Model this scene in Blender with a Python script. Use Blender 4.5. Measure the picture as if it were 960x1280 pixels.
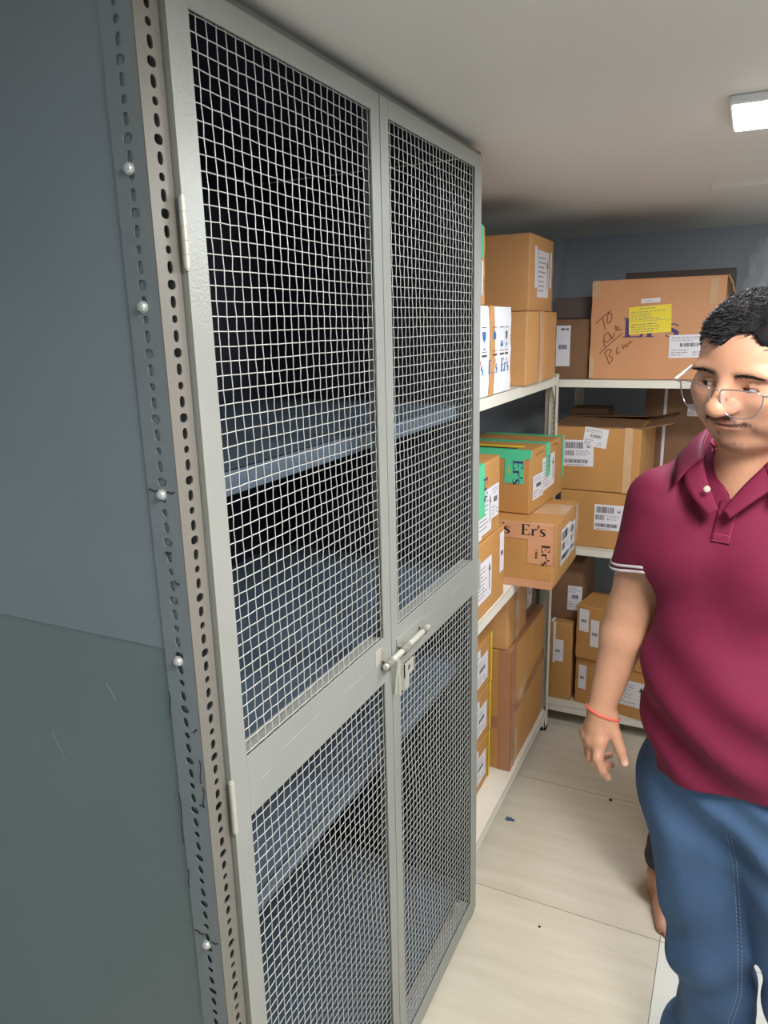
import bpy, bmesh, math, random
import numpy as np
from math import sin, cos, pi, radians
from mathutils import Vector, Matrix, Euler
random.seed(7); rng = np.random.default_rng(7)
for o in list(bpy.data.objects): bpy.data.objects.remove(o)
SC = bpy.context.scene
COL = SC.collection

# ---------------------------------------------------------------- camera
CAM = np.array([.5876, 0., 1.70])
_y, _p, _r = np.radians([26.133, 14.145, -1.390])
FWD = np.array([-sin(_y)*cos(_p), cos(_y)*cos(_p), -sin(_p)])
RT0 = np.array([cos(_y), sin(_y), 0.]); UP0 = np.cross(RT0, FWD)
RT = cos(_r)*RT0+sin(_r)*UP0; UP = -sin(_r)*RT0+cos(_r)*UP0
cd = bpy.data.cameras.new('camera'); cam = bpy.data.objects.new('camera', cd); COL.objects.link(cam)
M = Matrix([[RT[i], UP[i], -FWD[i], CAM[i]] for i in range(3)]+[[0, 0, 0, 1]])
cam.matrix_world = M
cd.sensor_fit = 'VERTICAL'; cd.sensor_height = 36; cd.lens = 913.9/1280*36; cd.clip_start = .02
SC.camera = cam

# ---------------------------------------------------------------- world, view
W = bpy.data.worlds.new('world'); SC.world = W; W.use_nodes = True
bg = W.node_tree.nodes['Background']; bg.inputs[0].default_value = (.75, .85, 1, 1); bg.inputs[1].default_value = .12
vs = SC.view_settings
vs.view_transform = 'Standard'; vs.look = 'None'; vs.gamma = 1; vs.use_curve_mapping = False; vs.exposure = 0.42

def lamp(name, loc, sx, sy, power, color=(1, 1, 1), rot=(0, 0, 0)):
    l = bpy.data.lights.new(name, 'AREA'); l.shape = 'RECTANGLE'; l.size = sx; l.size_y = sy; l.energy = power; l.color = color
    o = bpy.data.objects.new(name, l); o.location = loc; o.rotation_euler = rot; COL.objects.link(o); return o
# slim LED panels on the ceiling (one just in view on the right, the others beside and behind the camera)
lamp('panel_light_in_view', (.83, 1.735, 2.078), .60, .20, 15, (.92, .96, 1))
lamp('panel_light_overhead', (.86, .42, 2.078), .20, .60, 20, (1, .97, .93))
lamp('panel_light_right', (1.72, .9, 2.078), .20, .60, 9, (1, .97, .93))

# ---------------------------------------------------------------- materials
def lin(c):
    return tuple(((v/255)/12.92 if v/255 <= .04045 else ((v/255+.055)/1.055)**2.4) for v in c)
def mat(name, rgb, rough=.6, metal=0., noise=0., nscale=20., bump=0., bscale=200., stretch=None, spec=.5, attr=None, trans=0., emit=None):
    m = bpy.data.materials.new(name); m.use_nodes = True; nt = m.node_tree; N = nt.nodes; Lk = nt.links
    b = N['Principled BSDF']; b.inputs['Roughness'].default_value = rough; b.inputs['Metallic'].default_value = metal
    b.inputs['Specular IOR Level'].default_value = spec
    c = (*lin(rgb), 1); b.inputs['Base Color'].default_value = c
    tc = N.new('ShaderNodeTexCoord'); mp = N.new('ShaderNodeMapping'); Lk.new(tc.outputs['Object'], mp.inputs[0])
    if stretch: mp.inputs['Scale'].default_value = stretch
    src = None
    if attr:
        a = N.new('ShaderNodeAttribute'); a.attribute_name = attr; src = a.outputs['Color']; Lk.new(src, b.inputs['Base Color'])
    if noise:
        n = N.new('ShaderNodeTexNoise'); n.inputs['Scale'].default_value = nscale; n.inputs['Detail'].default_value = 5
        Lk.new(mp.outputs[0], n.inputs['Vector'])
        r = N.new('ShaderNodeMapRange'); r.inputs['From Min'].default_value = .3; r.inputs['From Max'].default_value = .7
        r.inputs['To Min'].default_value = 1-noise; r.inputs['To Max'].default_value = 1+noise
        Lk.new(n.outputs['Fac'], r.inputs['Value'])
        mx = N.new('ShaderNodeMix'); mx.data_type = 'RGBA'; mx.blend_type = 'MULTIPLY'; mx.inputs['Factor'].default_value = 1
        if src: Lk.new(src, mx.inputs['A'])
        else: mx.inputs['A'].default_value = c
        Lk.new(r.outputs['Result'], mx.inputs['B']); Lk.new(mx.outputs['Result'], b.inputs['Base Color'])
    if bump:
        n2 = N.new('ShaderNodeTexNoise'); n2.inputs['Scale'].default_value = bscale; n2.inputs['Detail'].default_value = 3
        Lk.new(mp.outputs[0], n2.inputs['Vector'])
        bp = N.new('ShaderNodeBump'); bp.inputs['Strength'].default_value = bump; bp.inputs['Distance'].default_value = .002
        Lk.new(n2.outputs['Fac'], bp.inputs['Height']); Lk.new(bp.outputs['Normal'], b.inputs['Normal'])
    if trans: b.inputs['Transmission Weight'].default_value = trans
    if emit:
        b.inputs['Emission Color'].default_value = (*emit[0], 1); b.inputs['Emission Strength'].default_value = emit[1]
    return m
Mt = {}
Mt['grey'] = mat('hammered_grey_paint', (158, 160, 154), .42, .25, .04, 8, .25, 260)
Mt['post'] = mat('grey_post_paint', (124, 120, 112), .45, .2, .04, 10, .15, 200)
Mt['sheet'] = mat('slate_grey_sheet', (128, 140, 147), .34, .15, .05, 3, .04, 60)
Mt['sheet3'] = mat('green_grey_sheet', (112, 128, 128), .36, .15, .05, 3, .04, 60)
Mt['sheet2'] = mat('flange_shade_and_scratch_grey', (130, 138, 141), .42, .2, .05, 9, .08, 120)  # cool shade of the post's side flange put into its colour; also for scratches
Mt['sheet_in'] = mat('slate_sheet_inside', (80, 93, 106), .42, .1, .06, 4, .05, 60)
Mt['sheet_shade'] = mat('shade_darkened_inner_sheet', (24, 28, 38), .5, 0, .06, 4)  # shade inside the cabinet put into the colour of its inner sheets
Mt['wire'] = mat('pale_wire', (200, 200, 194), .38, .35)
Mt['dark'] = mat('black_marker', (18, 18, 20), .6)
Mt['bolt'] = mat('zinc_bolt', (215, 218, 214), .28, .6)
Mt['latch'] = mat('latch_paint', (184, 182, 170), .38, .25, .05, 30)
Mt['cream'] = mat('cream_rack_paint', (226, 221, 206), .45, 0, .05, 6, .05, 60)
Mt['wall'] = mat('grey_wall_paint', (182, 190, 198), .7, 0, .04, 3, .1, 80)
Mt['ceil'] = mat('ceiling_paint', (228, 227, 222), .55, 0, .02, 2, .04, 60)
Mt['card1'] = mat('cardboard_tan', (198, 146, 92), .62, 0, .05, 9, .12, 90, (1, 1, .15))
Mt['card2'] = mat('cardboard_ochre', (190, 138, 78), .6, 0, .06, 9, .12, 90, (1, 1, .15))
Mt['card3'] = mat('cardboard_pink', (206, 148, 104), .6, 0, .04, 9, .12, 90, (1, 1, .15))
Mt['card4'] = mat('cardboard_brown', (126, 92, 64), .65, 0, .06, 9, .12, 90)
Mt['card5'] = mat('cardboard_greybrown', (96, 84, 80), .65, 0, .06, 9, .1, 90)
Mt['whitecard'] = mat('white_carton', (235, 236, 240), .5, 0, .02, 8, .08, 40)
Mt['edge'] = mat('cardboard_edge', (120, 84, 48), .8)
Mt['paper'] = mat('label_paper', (226, 222, 226), .55)
Mt['ink'] = mat('label_ink', (120, 118, 124), .6)
Mt['inkd'] = mat('label_ink_dark', (60, 58, 62), .6)
Mt['yellow'] = mat('yellow_label', (240, 218, 60), .5)
Mt['ytape'] = mat('yellow_tape', (232, 208, 30), .4)
Mt['green'] = mat('green_tape', (86, 200, 150), .38)
Mt['btape'] = mat('brown_tape', (170, 120, 88), .22, 0, .05, 20)
Mt['ptape'] = mat('pinkish_tape', (206, 150, 112), .25, 0, .04, 20)
Mt['ctape'] = mat('clear_tape', (204, 168, 130), .15, 0, .05, 20)
Mt['navy'] = mat('navy_print', (66, 52, 112), .6)
Mt['black'] = mat('black_print', (26, 24, 28), .6)
Mt['blue'] = mat('blue_print', (60, 112, 176), .6)
Mt['red'] = mat('red_print', (214, 96, 84), .6)
Mt['pen'] = mat('marker_pen', (138, 88, 58), .7)
Mt['ptube'] = mat('lamp_tube', (255, 255, 255), .5, emit=((.93, .97, 1), 9))
Mt['lampbody'] = mat('lamp_body', (235, 235, 235), .4)
Mt['skin'] = mat('skin', (206, 152, 118), .46, 0, .04, 60, .1, 500, attr='Col', spec=.4)
Mt['hair'] = mat('black_hair', (40, 39, 43), .33, 0, .3, 80)
Mt['haircap'] = mat('matte_black_hair', (26, 25, 27), .75, 0, .3, 80, spec=.15)
Mt['shirt'] = mat('maroon_pique', (118, 31, 62), .72, 0, .05, 30, .35, 900, spec=.25)
Mt['white_thread'] = mat('white_knit', (238, 226, 232), .7)
Mt['thread'] = mat('pale_thread', (150, 168, 190), .7)
Mt['black_cloth'] = mat('dark_trouser_cloth', (40, 46, 52), .8, 0, .1, 40, .3, 400)
Mt['grey_cloth'] = mat('dark_shirt_cloth', (60, 64, 70), .8, 0, .1, 40, .3, 400)
Mt['coral'] = mat('coral_thread', (240, 108, 92), .6)
Mt['steel'] = mat('glasses_steel', (190, 190, 196), .2, .9)
Mt['whiteplastic'] = mat('white_temple', (230, 228, 228), .3)
Mt['eye'] = mat('eye_white', (205, 198, 196), .2)
Mt['iris'] = mat('eye_iris', (26, 18, 14), .15)
Mt['button'] = mat('pearl_button', (210, 200, 180), .3)
Mt['cord'] = mat('black_cord', (40, 36, 36), .6)
Mt['rubber'] = mat('black_rubber', (24, 24, 26), .7)
Mt['scrap'] = mat('blue_scrap', (70, 92, 120), .7)

def denim():
    m = mat('blue_denim', (78, 106, 142), .82, 0, .26, 7, .4, 700, (1, 1, .35), spec=.2)
    return m
Mt['denim'] = denim()
def plastic():
    m = bpy.data.materials.new('clear_plastic_wrap'); m.use_nodes = True; nt = m.node_tree; N = nt.nodes
    b = N['Principled BSDF']; b.inputs['Base Color'].default_value = (.85, .9, .95, 1); b.inputs['Roughness'].default_value = .12
    b.inputs['Alpha'].default_value = .14
    return m
Mt['plastic'] = plastic()
def lensmat():
    m = bpy.data.materials.new('spectacle_lens'); m.use_nodes = True; nt = m.node_tree; N = nt.nodes; L_ = nt.links
    N.remove(N['Principled BSDF']); out = N['Material Output']
    t = N.new('ShaderNodeBsdfTransparent'); t.inputs[0].default_value = (.90, .90, .93, 1)
    g = N.new('ShaderNodeBsdfGlossy'); g.inputs['Roughness'].default_value = .03
    f = N.new('ShaderNodeFresnel'); f.inputs[0].default_value = 1.5; mx = N.new('ShaderNodeMixShader')
    L_.new(f.outputs[0], mx.inputs[0]); L_.new(t.outputs[0], mx.inputs[1]); L_.new(g.outputs[0], mx.inputs[2]); L_.new(mx.outputs[0], out.inputs[0])
    return m
Mt['lens'] = lensmat()
def floormat():
    m = bpy.data.materials.new('vitrified_floor_tiles'); m.use_nodes = True; nt = m.node_tree; N = nt.nodes; K = nt.links
    b = N['Principled BSDF']; tc = N.new('ShaderNodeTexCoord'); sp = N.new('ShaderNodeSeparateXYZ'); K.new(tc.outputs['Object'], sp.inputs[0])
    def mth(op, a, bb=None, c=None):
        n = N.new('ShaderNodeMath'); n.operation = op
        for i, v in enumerate((a, bb, c)):
            if v is None: continue
            if hasattr(v, 'links') or hasattr(v, 'is_linked'): K.new(v, n.inputs[i])
            else: n.inputs[i].default_value = v
        return n.outputs[0]
    def grout(coord, off, size, w):
        f = mth('FRACT', mth('DIVIDE', mth('SUBTRACT', coord, off), size))
        d = mth('MINIMUM', f, mth('SUBTRACT', 1.0, f))
        return mth('LESS_THAN', d, w/size), None
    gy, _ = grout(sp.outputs['Y'], 1.86-6.1, .61, .0011)
    gx, _ = grout(sp.outputs['X'], .511-12.2, 1.22, .0011)
    g = mth('MAXIMUM', gx, gy)
    idx = mth('FLOOR', mth('DIVIDE', mth('SUBTRACT', sp.outputs['X'], .511-12.2), 1.22))
    par = mth('LESS_THAN', mth('MODULO', idx, 2.0), .5)   # second column of tiles is the whiter batch
    mp = N.new('ShaderNodeMapping'); mp.inputs['Scale'].default_value = (1.2, 9, 1); mp.inputs['Rotation'].default_value = (0, 0, .06)
    K.new(tc.outputs['Object'], mp.inputs[0])
    n = N.new('ShaderNodeTexNoise'); n.inputs['Scale'].default_value = 3; n.inputs['Detail'].default_value = 6; K.new(mp.outputs[0], n.inputs['Vector'])
    cr = N.new('ShaderNodeValToRGB'); e = cr.color_ramp.elements
    e[0].position = .3; e[0].color = (*lin((203, 193, 172)), 1); e[1].position = .7; e[1].color = (*lin((214, 205, 186)), 1)
    K.new(n.outputs['Fac'], cr.inputs[0])
    mx = N.new('ShaderNodeMix'); mx.data_type = 'RGBA'; K.new(cr.outputs[0], mx.inputs['A']); mx.inputs['B'].default_value = (*lin((226, 224, 214)), 1)
    K.new(par, mx.inputs['Factor'])
    m2 = N.new('ShaderNodeMix'); m2.data_type = 'RGBA'; K.new(mx.outputs['Result'], m2.inputs['A']); m2.inputs['B'].default_value = (*lin((120, 112, 96)), 1)
    K.new(g, m2.inputs['Factor']); K.new(m2.outputs['Result'], b.inputs['Base Color'])
    b.inputs['Roughness'].default_value = .28
    return m
Mt['floor'] = floormat()

# ---------------------------------------------------------------- helpers
def link(name, me, parent=None, ms=()):
    o = bpy.data.objects.new(name, me); COL.objects.link(o)
    for m in ms: me.materials.append(m)
    if parent:
        o.parent = parent; o.matrix_parent_inverse = Matrix.Identity(4)
    return o
def to_obj(name, bm, ms, parent=None, smooth=False, world=False):
    me = bpy.data.meshes.new(name); bm.normal_update(); bm.to_mesh(me); bm.free()
    if not isinstance(ms, (list, tuple)): ms = [ms]
    o = link(name, me, parent, ms)
    if world and parent:   # geometry given in world coordinates: express in the parent's frame
        p = parent; Mw = Matrix.Identity(4)
        while p is not None:
            Mw = Matrix.LocRotScale(p.location, p.rotation_euler, p.scale) @ Mw; p = p.parent
        me.transform(Mw.inverted())
    if smooth:
        me.polygons.foreach_set('use_smooth', [True]*len(me.polygons))
    return o
def tag(o, label=None, cat=None, group=None, kind=None):
    if label: o['label'] = label
    if cat: o['category'] = cat
    if group: o['group'] = group
    if kind: o['kind'] = kind
    return o
def thing(name, label, cat, loc=(0, 0, 0), rz=0, group=None):
    o = bpy.data.objects.new(name, None); COL.objects.link(o); o.location = loc; o.rotation_euler = (0, 0, rz); o.empty_display_size = .05
    return tag(o, label, cat, group)
def box(bm, x0, x1, y0, y1, z0, z1, mi=0, bevel=0):
    vs_ = [bm.verts.new(p) for p in ((x0, y0, z0), (x1, y0, z0), (x1, y1, z0), (x0, y1, z0), (x0, y0, z1), (x1, y0, z1), (x1, y1, z1), (x0, y1, z1))]
    fs = []
    for f in ((3, 2, 1, 0), (4, 5, 6, 7), (0, 1, 5, 4), (1, 2, 6, 5), (2, 3, 7, 6), (3, 0, 4, 7)):
        q = bm.faces.new([vs_[i] for i in f]); q.material_index = mi; fs.append(q)
    if bevel:
        es = {e for f in fs for e in f.edges}
        bmesh.ops.bevel(bm, geom=list(es), offset=bevel, segments=2, affect='EDGES', profile=.5, material=mi)
    return fs
def nb(): return bmesh.new()
def tube(bm, pts, r, n=8, mi=0, caps=True, closed=False, up=None):
    pts = [Vector(p) for p in pts]; rings = []
    rs = r if isinstance(r, (list, tuple)) else [r]*len(pts)
    prev = None; L = len(pts)
    for i, p in enumerate(pts):
        if closed: t = (pts[(i+1) % L]-pts[i-1])
        else: t = pts[min(i+1, L-1)]-pts[max(i-1, 0)]
        t.normalize()
        a = prev if prev is not None else (Vector(up) if up else (Vector((0, 0, 1)) if abs(t.z) < .9 else Vector((1, 0, 0))))
        a = (a-t*a.dot(t)).normalized(); b = t.cross(a); prev = a
        rings.append([bm.verts.new(p+(a*cos(2*pi*k/n)+b*sin(2*pi*k/n))*rs[i]) for k in range(n)])
    R = range(L) if closed else range(L-1)
    for i in R:
        A, B = rings[i], rings[(i+1) % L]
        for k in range(n):
            f = bm.faces.new((A[k], A[(k+1) % n], B[(k+1) % n], B[k])); f.material_index = mi; f.smooth = True
    if caps and not closed:
        for rg, rv in ((rings[0], 1), (rings[-1], 0)):
            q = [bm.verts.new(v.co) for v in (rg[::-1] if rv else rg)]; f = bm.faces.new(q); f.material_index = mi; f.smooth = False
def slotted(bm, org, u, v, n, w, L, t, pitch, holes, uc=None, mi=0, N=16):
    """perforated strip: org corner, u across, v along, n normal; holes = list of (half width, half height, offset)"""
    org, u, v, n = map(Vector, (org, u, v, n)); cnt = int(L/pitch)
    uc = w/2 if uc is None else uc
    for i in range(cnt):
        y0 = i*pitch; y1 = (i+1)*pitch if i < cnt-1 else L; yc = y0+pitch/2
        hx, hy = holes[i % len(holes)][:2]
        rings = []
        for (off) in (0, -t):
            inn, out = [], []
            for k in range(N):
                a = 2*pi*(k+.5)/N; ca, sa = cos(a), sin(a)
                e = 2.6
                rr = (abs(ca)**e+abs(sa)**e)**(-1/e)
                inn.append(bm.verts.new(org+u*(uc+hx*ca*rr)+v*(yc+hy*sa*rr)+n*off))
                # to the rectangle boundary
                tx = ((w-uc) if ca > 0 else uc)/max(abs(ca), 1e-6); ty = ((y1-yc) if sa > 0 else (yc-y0))/max(abs(sa), 1e-6)
                tt = min(tx, ty); px = uc+ca*tt; py = yc+sa*tt
                out.append([px, py])
            # snap nearest points onto the corners
            for cxx, cyy in ((0, y0), (w, y0), (w, y1), (0, y1)):
                j = min(range(N), key=lambda q: (out[q][0]-cxx)**2+(out[q][1]-cyy)**2); out[j] = [cxx, cyy]
            outv = [bm.verts.new(org+u*p[0]+v*p[1]+n*off) for p in out]
            rings.append((inn, outv))
            for k in range(N):
                k2 = (k+1) % N; q = (inn[k], outv[k], outv[k2], inn[k2])
                f = bm.faces.new(q if off == 0 else q[::-1]); f.material_index = mi
        for k in range(N):
            k2 = (k+1) % N
            bm.faces.new((rings[0][0][k], rings[0][0][k2], rings[1][0][k2], rings[1][0][k])).material_index = mi
    # long edges
    for uu in (0, w):
        p = [org+u*uu, org+u*uu+v*L, org+u*uu+v*L-n*t, org+u*uu-n*t]
        bm.faces.new([bm.verts.new(q) for q in p]).material_index = mi
    for vv in (0, L):
        p = [org+v*vv, org+v*vv+u*w, org+v*vv+u*w-n*t, org+v*vv-n*t]
        bm.faces.new([bm.verts.new(q) for q in p]).material_index = mi

# ================================================================ ROOM
def struct(name, bm, m): return tag(to_obj(name, bm, m), kind='structure')
X0, X1, Y0, Y1, ZC = -.72, 2.1, -1.6, 3.78, 2.10
b = nb(); box(b, X0-.1, X1+.1, Y0-.1, Y1+.1, -.1, 0); struct('floor', b, Mt['floor'])
b = nb(); box(b, X0-.1, X1+.1, Y0-.1, Y1+.1, ZC, ZC+.1); struct('ceiling', b, Mt['ceil'])
b = nb(); box(b, X0-.1, X0, Y0, Y1, 0, ZC); struct('wall_left', b, Mt['wall'])
b = nb(); box(b, X1, X1+.1, Y0, Y1, 0, ZC); struct('wall_right', b, Mt['wall'])
b = nb(); box(b, X0-.1, X1+.1, Y1, Y1+.1, 0, ZC); struct('wall_back', b, Mt['wall'])
b = nb(); box(b, X0-.1, X1+.1, Y0-.1, Y0, 0, ZC); struct('wall_front', b, Mt['wall'])
b = nb(); box(b, X0, -.25, 3.66, Y1, 0, ZC); struct('trim_1', b, Mt['wall'])            # boxed-out corner
b = nb(); box(b, .45, X1, 2.61, 2.64, ZC-.012, ZC); struct('trim_2', b, Mt['ceil'])     # batten across the ceiling

def panel(label, cx, cy, rz):
    t = thing('ceiling_lamp', label, 'lamp', (cx, cy, ZC), rz, 'LED panels on the ceiling')
    b = nb(); box(b, -.31, .31, -.11, .11, -.0165, 0, bevel=.004); to_obj('lamp_housing', b, Mt['lampbody'], t)
    b = nb(); box(b, -.303, .303, -.103, .103, -.0195, -.0160, bevel=.0012); to_obj('lamp_diffuser', b, Mt['ptube'], t)
    return t
panel('glowing white LED panel on the ceiling above the big carton, its end in view', .83, 1.735, 0)
panel('white LED panel on the ceiling right above the viewer, out of view', .86, .42, pi/2)
panel('white LED panel on the ceiling near the right wall, out of view', 1.72, .9, pi/2)

# ================================================================ CABINET
CY0, CY1, CX = .65, 1.745, -.62
cab = thing('mesh_door_cabinet', 'tall grey steel cabinet with wire mesh double doors and slotted corner posts', 'cabinet', (-.3, 1.2, 0))
HP = [(.0044, .0068), (.0066, .0054), (.0044, .0068), (.0044, .0044)]
def cab_post(yc, sy):
    b = nb()
    slotted(b, (-.0005, yc, 0.004), (0, sy, 0), (0, 0, 1), (1, 0, 0), .038, 2.076, .002, .0187, HP, uc=.021)
    slotted(b, (-.0025, yc, 0.004), (-1, 0, 0), (0, 0, 1), (0, -sy, 0), .045, 2.076, .002, .0187, HP, uc=.022, mi=1)
    o = to_obj('corner_post', b, [Mt['post'], Mt['sheet2']], cab, world=True); return o
np_ = cab_post(CY0, 1)
cab_post(CY1, -1)
for yy, sy in ((CY0, 1), (CY1, -1)):
    b = nb(); slotted(b, (CX, yy, 0.004), (1, 0, 0), (0, 0, 1), (0, -sy, 0), .039, 2.076, .002, .0187, HP)
    slotted(b, (CX, yy, 0.004), (0, sy, 0), (0, 0, 1), (-1, 0, 0), .039, 2.076, .002, .0187, HP)
    to_obj('corner_post', b, Mt['post'], cab, world=True)
# side panels (two overlapping sheets on the near side)
b = nb(); box(b, CX+.004, -.022, CY0+.0030, CY0+.0038, 1.308, 2.074); box(b, -.022, -.012, CY0+.0030, CY0+.0038, 1.56, 1.86)
to_obj('side_panel', b, Mt['sheet'], cab, world=True)
b = nb(); box(b, CX+.004, -.022, CY0+.0042, CY0+.0050, .03, 1.322); box(b, -.022, -.012, CY0+.0042, CY0+.0050, .9, 1.29)
to_obj('side_panel', b, Mt['sheet3'], cab, world=True)
b = nb(); box(b, CX+.004, -.008, CY1-.005, CY1-.0042, .03, 2.074); to_obj('side_panel', b, Mt['sheet_shade'], cab, world=True)
b = nb(); box(b, CX+.0025, CX+.0035, CY0+.005, CY1-.006, .03, 2.074); to_obj('back_panel', b, Mt['sheet_shade'], cab, world=True)
b = nb(); box(b, CX+.006, -.004, CY0+.004, CY1-.004, 2.0765, 2.0805); to_obj('roof_panel', b, Mt['sheet_shade'], cab, world=True)
b = nb(); box(b, CX+.006, .002, CY0+.002, CY1-.002, 2.081, 2.0835); box(b, -.001, .002, CY0+.003, CY1-.003, 2.0755, 2.0812)
to_obj('roof_panel', b, Mt['post'], cab, world=True)
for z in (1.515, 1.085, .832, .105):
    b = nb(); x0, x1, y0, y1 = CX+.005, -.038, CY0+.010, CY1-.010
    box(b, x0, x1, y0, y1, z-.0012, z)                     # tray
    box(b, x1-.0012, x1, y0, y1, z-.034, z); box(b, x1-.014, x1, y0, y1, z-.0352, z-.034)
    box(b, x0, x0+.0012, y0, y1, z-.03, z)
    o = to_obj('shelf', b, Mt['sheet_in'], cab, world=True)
for (xa, za, xb, zb_) in ((-.165, 1.235, -.150, 1.212), (-.290, 1.13, -.268, 1.085)):
    b = nb(); tube(b, [(xa, CY0+.0041, za), ((xa+xb)/2, CY0+.0041, (za+zb_)/2+.002), (xb, CY0+.0041, zb_)], .0005, 5); to_obj('scratch', b, Mt['sheet2'], cab, world=True)
# bolts on the near side flange
def bolt(p, r=.0058, parent=cab, n=(0, -1, 0)):
    b = nb(); p = Vector(p); n = Vector(n)
    tube(b, [p, p+n*.0012], r*1.15, 20)
    tube(b, [p+n*.0012, p+n*.0045, p+n*.0055], [r*.98, r*.98, r*.75], 6)
    tube(b, [p+n*.005, p+n*.0062], r*.35, 10)
    return to_obj('bolt', b, Mt['bolt'], parent, world=True)
for z in (1.872, 1.729, 1.513, 1.297, .862): bolt((-.0255, CY0-.0001, z))
# hand-drawn marker strokes on the flange
for (z, xa, xb, dz) in ((1.516, -.006, -.018, 0), (1.516, -.032, -.046, .002), (.870, -.006, -.020, -.002), (.876, -.030, -.046, .003), (1.40, -.012, -.02, .004), (1.205, -.006, -.013, -.006), (1.09, -.006, -.014, .002), (1.44, -.02, -.03, 0)):
    b = nb(); P = [Vector((xa+(xb-xa)*k/5, CY0-.0006, z+dz*k/5+.0012*sin(k*1.7+z*9))) for k in range(6)]
    tube(b, P, .0007, 6); to_obj('marker_line', b, Mt['dark'], cab, world=True)
for (x, z0, z1) in ((-.006, 1.12, 1.09), (-.0075, 1.16, 1.125), (-.048, 1.25, 1.21), (-.049, 1.10, 1.02), (-.047, .98, .95)):
    b = nb(); tube(b, [Vector((x+.0015*sin(k), CY0-.0006, z0+(z1-z0)*k/6)) for k in range(7)], .0005, 6); to_obj('marker_line', b, Mt['dark'], cab, world=True)

# wire mesh panel
def wavy(seed, amp):
    r = np.random.default_rng(seed); K = [(r.uniform(4, 22), r.uniform(4, 22), r.uniform(0, 6.3), r.uniform(.3, 1)*amp) for _ in range(7)]
    def f(y, z): return sum(a*sin(kx*y+kz*z+ph) for kx, kz, ph, a in K)
    return f
def mesh_panel(y0, y1, z0, z1, seed, parent):
    b = nb(); px = .0182; ny = round((y1-y0)/px); nz = round((z1-z0)/.0182); dy = (y1-y0)/ny; dz = (z1-z0)/nz
    fy, fz, fx = wavy(seed, .0005), wavy(seed+1, .0006), wavy(seed+2, .0005)
    r_ = random.Random(seed); J = {}
    def node(i, j):
        if (i, j) not in J:
            y = y0+i*dy; z = z0+j*dz
            e = min(1, i/1.5, (ny-i)/1.5, ) * 1.0; e2 = min(1, j/2, (nz-j)/2)
            ed = max(0, min(e, e2))
            J[(i, j)] = (.0015+fx(y, z)*ed, y+(fy(y, z)+r_.uniform(-.0005, .0005))*ed, z+(fz(y, z)+r_.uniform(-.0004, .0004))*ed)
        return J[(i, j)]
    wr = .00082
    for j in range(nz+1):
        P = []
        for i in range(ny+1):
            x, y, z = node(i, j); P.append((x+(.0005 if (i+j) % 2 else -.0005), y, z))
        P[0] = (P[0][0], P[0][1]-.004, P[0][2]); P[-1] = (P[-1][0], P[-1][1]+.004, P[-1][2])
        tube(b, P, wr, 5, caps=False)
    for i in range(ny+1):
        P = []
        for j in range(nz+1):
            x, y, z = node(i, j); P.append((x-(.0005 if (i+j) % 2 else -.0005), y, z))
        P[0] = (P[0][0], P[0][1], P[0][2]-.004); P[-1] = (P[-1][0], P[-1][1], P[-1][2]+.004)
        tube(b, P, wr, 5, caps=False)
    return to_obj('wire_mesh', b, Mt['wire'], parent, world=True)
def door(y0, y1, ia, ib, seed):
    """flat angle frame, outer y0..y1, opening ia..ib"""
    root = cab; b = nb(); xf, xb = .008, .0045
    zt, zto, zu, zv, zw, zb = 2.073, 2.043, 1.122, 1.028, .083, .034
    box(b, xb, xf, y0, ia, zb, zt, bevel=.0006); box(b, xb, xf, ib, y1, zb, zt, bevel=.0006)
    box(b, xb, xf+.0002, ia, ib, zto, zt, bevel=.0006); box(b, xb, xf+.0002, ia, ib, zv, zu, bevel=.0006); box(b, xb, xf+.0002, ia, ib, zb, zw, bevel=.0006)
    # inward legs of the angle iron
    fl = -.021
    box(b, fl, xb, y0, y0+.003, zb, zt); box(b, fl, xb, y1-.003, y1, zb, zt)
    box(b, fl, xb, y0+.003, y1-.003, zt-.003, zt); box(b, fl, xb, y0+.003, y1-.003, zb, zb+.003)
    # flats the wire mesh is clamped against at the foot of each opening
    box(b, -.024, -.0005, ia, ib, zu-.004, zu-.001); box(b, -.024, -.0005, ia, ib, zw-.004, zw-.001)
    # weld beads / scratches on the middle rail
    for (ya, yb, z, zz) in ((.18, .45, .62, .64), (.06, .12, .45, .46), (.62, .86, .60, .60)):
        A = Vector((xf+.0004, ia+(ib-ia)*ya, zv+(zu-zv)*z)); B = Vector((xf+.0004, ia+(ib-ia)*yb, zv+(zu-zv)*zz)); tube(b, [A, (A+B)/2, B], .0007, 5)
    d = to_obj('door', b, Mt['grey'], cab, world=True)
    mesh_panel(ia, ib, zu+.001, zto, seed, d); mesh_panel(ia, ib, zw+.001, zv, seed+10, d)
    return d
dl = door(.6905, 1.1995, .7275, 1.168, 11)
dr = door(1.2025, 1.732, 1.234, 1.686, 57)
dl['label'] = 'mesh door nearest the slotted post'; dr['label'] = 'mesh door carrying the slide bolt'
def hinge(y, z0, z1, parent):
    b = nb(); z = z0
    k = 5; h = (z1-z0)/k
    for i in range(k): tube(b, [(.0085, y, z0+i*h+.0002), (.0085, y, z0+(i+1)*h-.0002)], .0042, 12)
    tube(b, [(.0085, y, z0-.002), (.0085, y, z1+.002)], .0028, 10)
    box(b, .0025, .0045, y+.002, y+.012, z0, z1)
    to_obj('hinge', b, Mt['latch'], parent, world=True)
for z0, z1 in ((1.77, 1.846), (1.028, 1.106)): hinge(.6892, z0, z1, dl); hinge(1.7355, z0, z1, dr)
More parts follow.
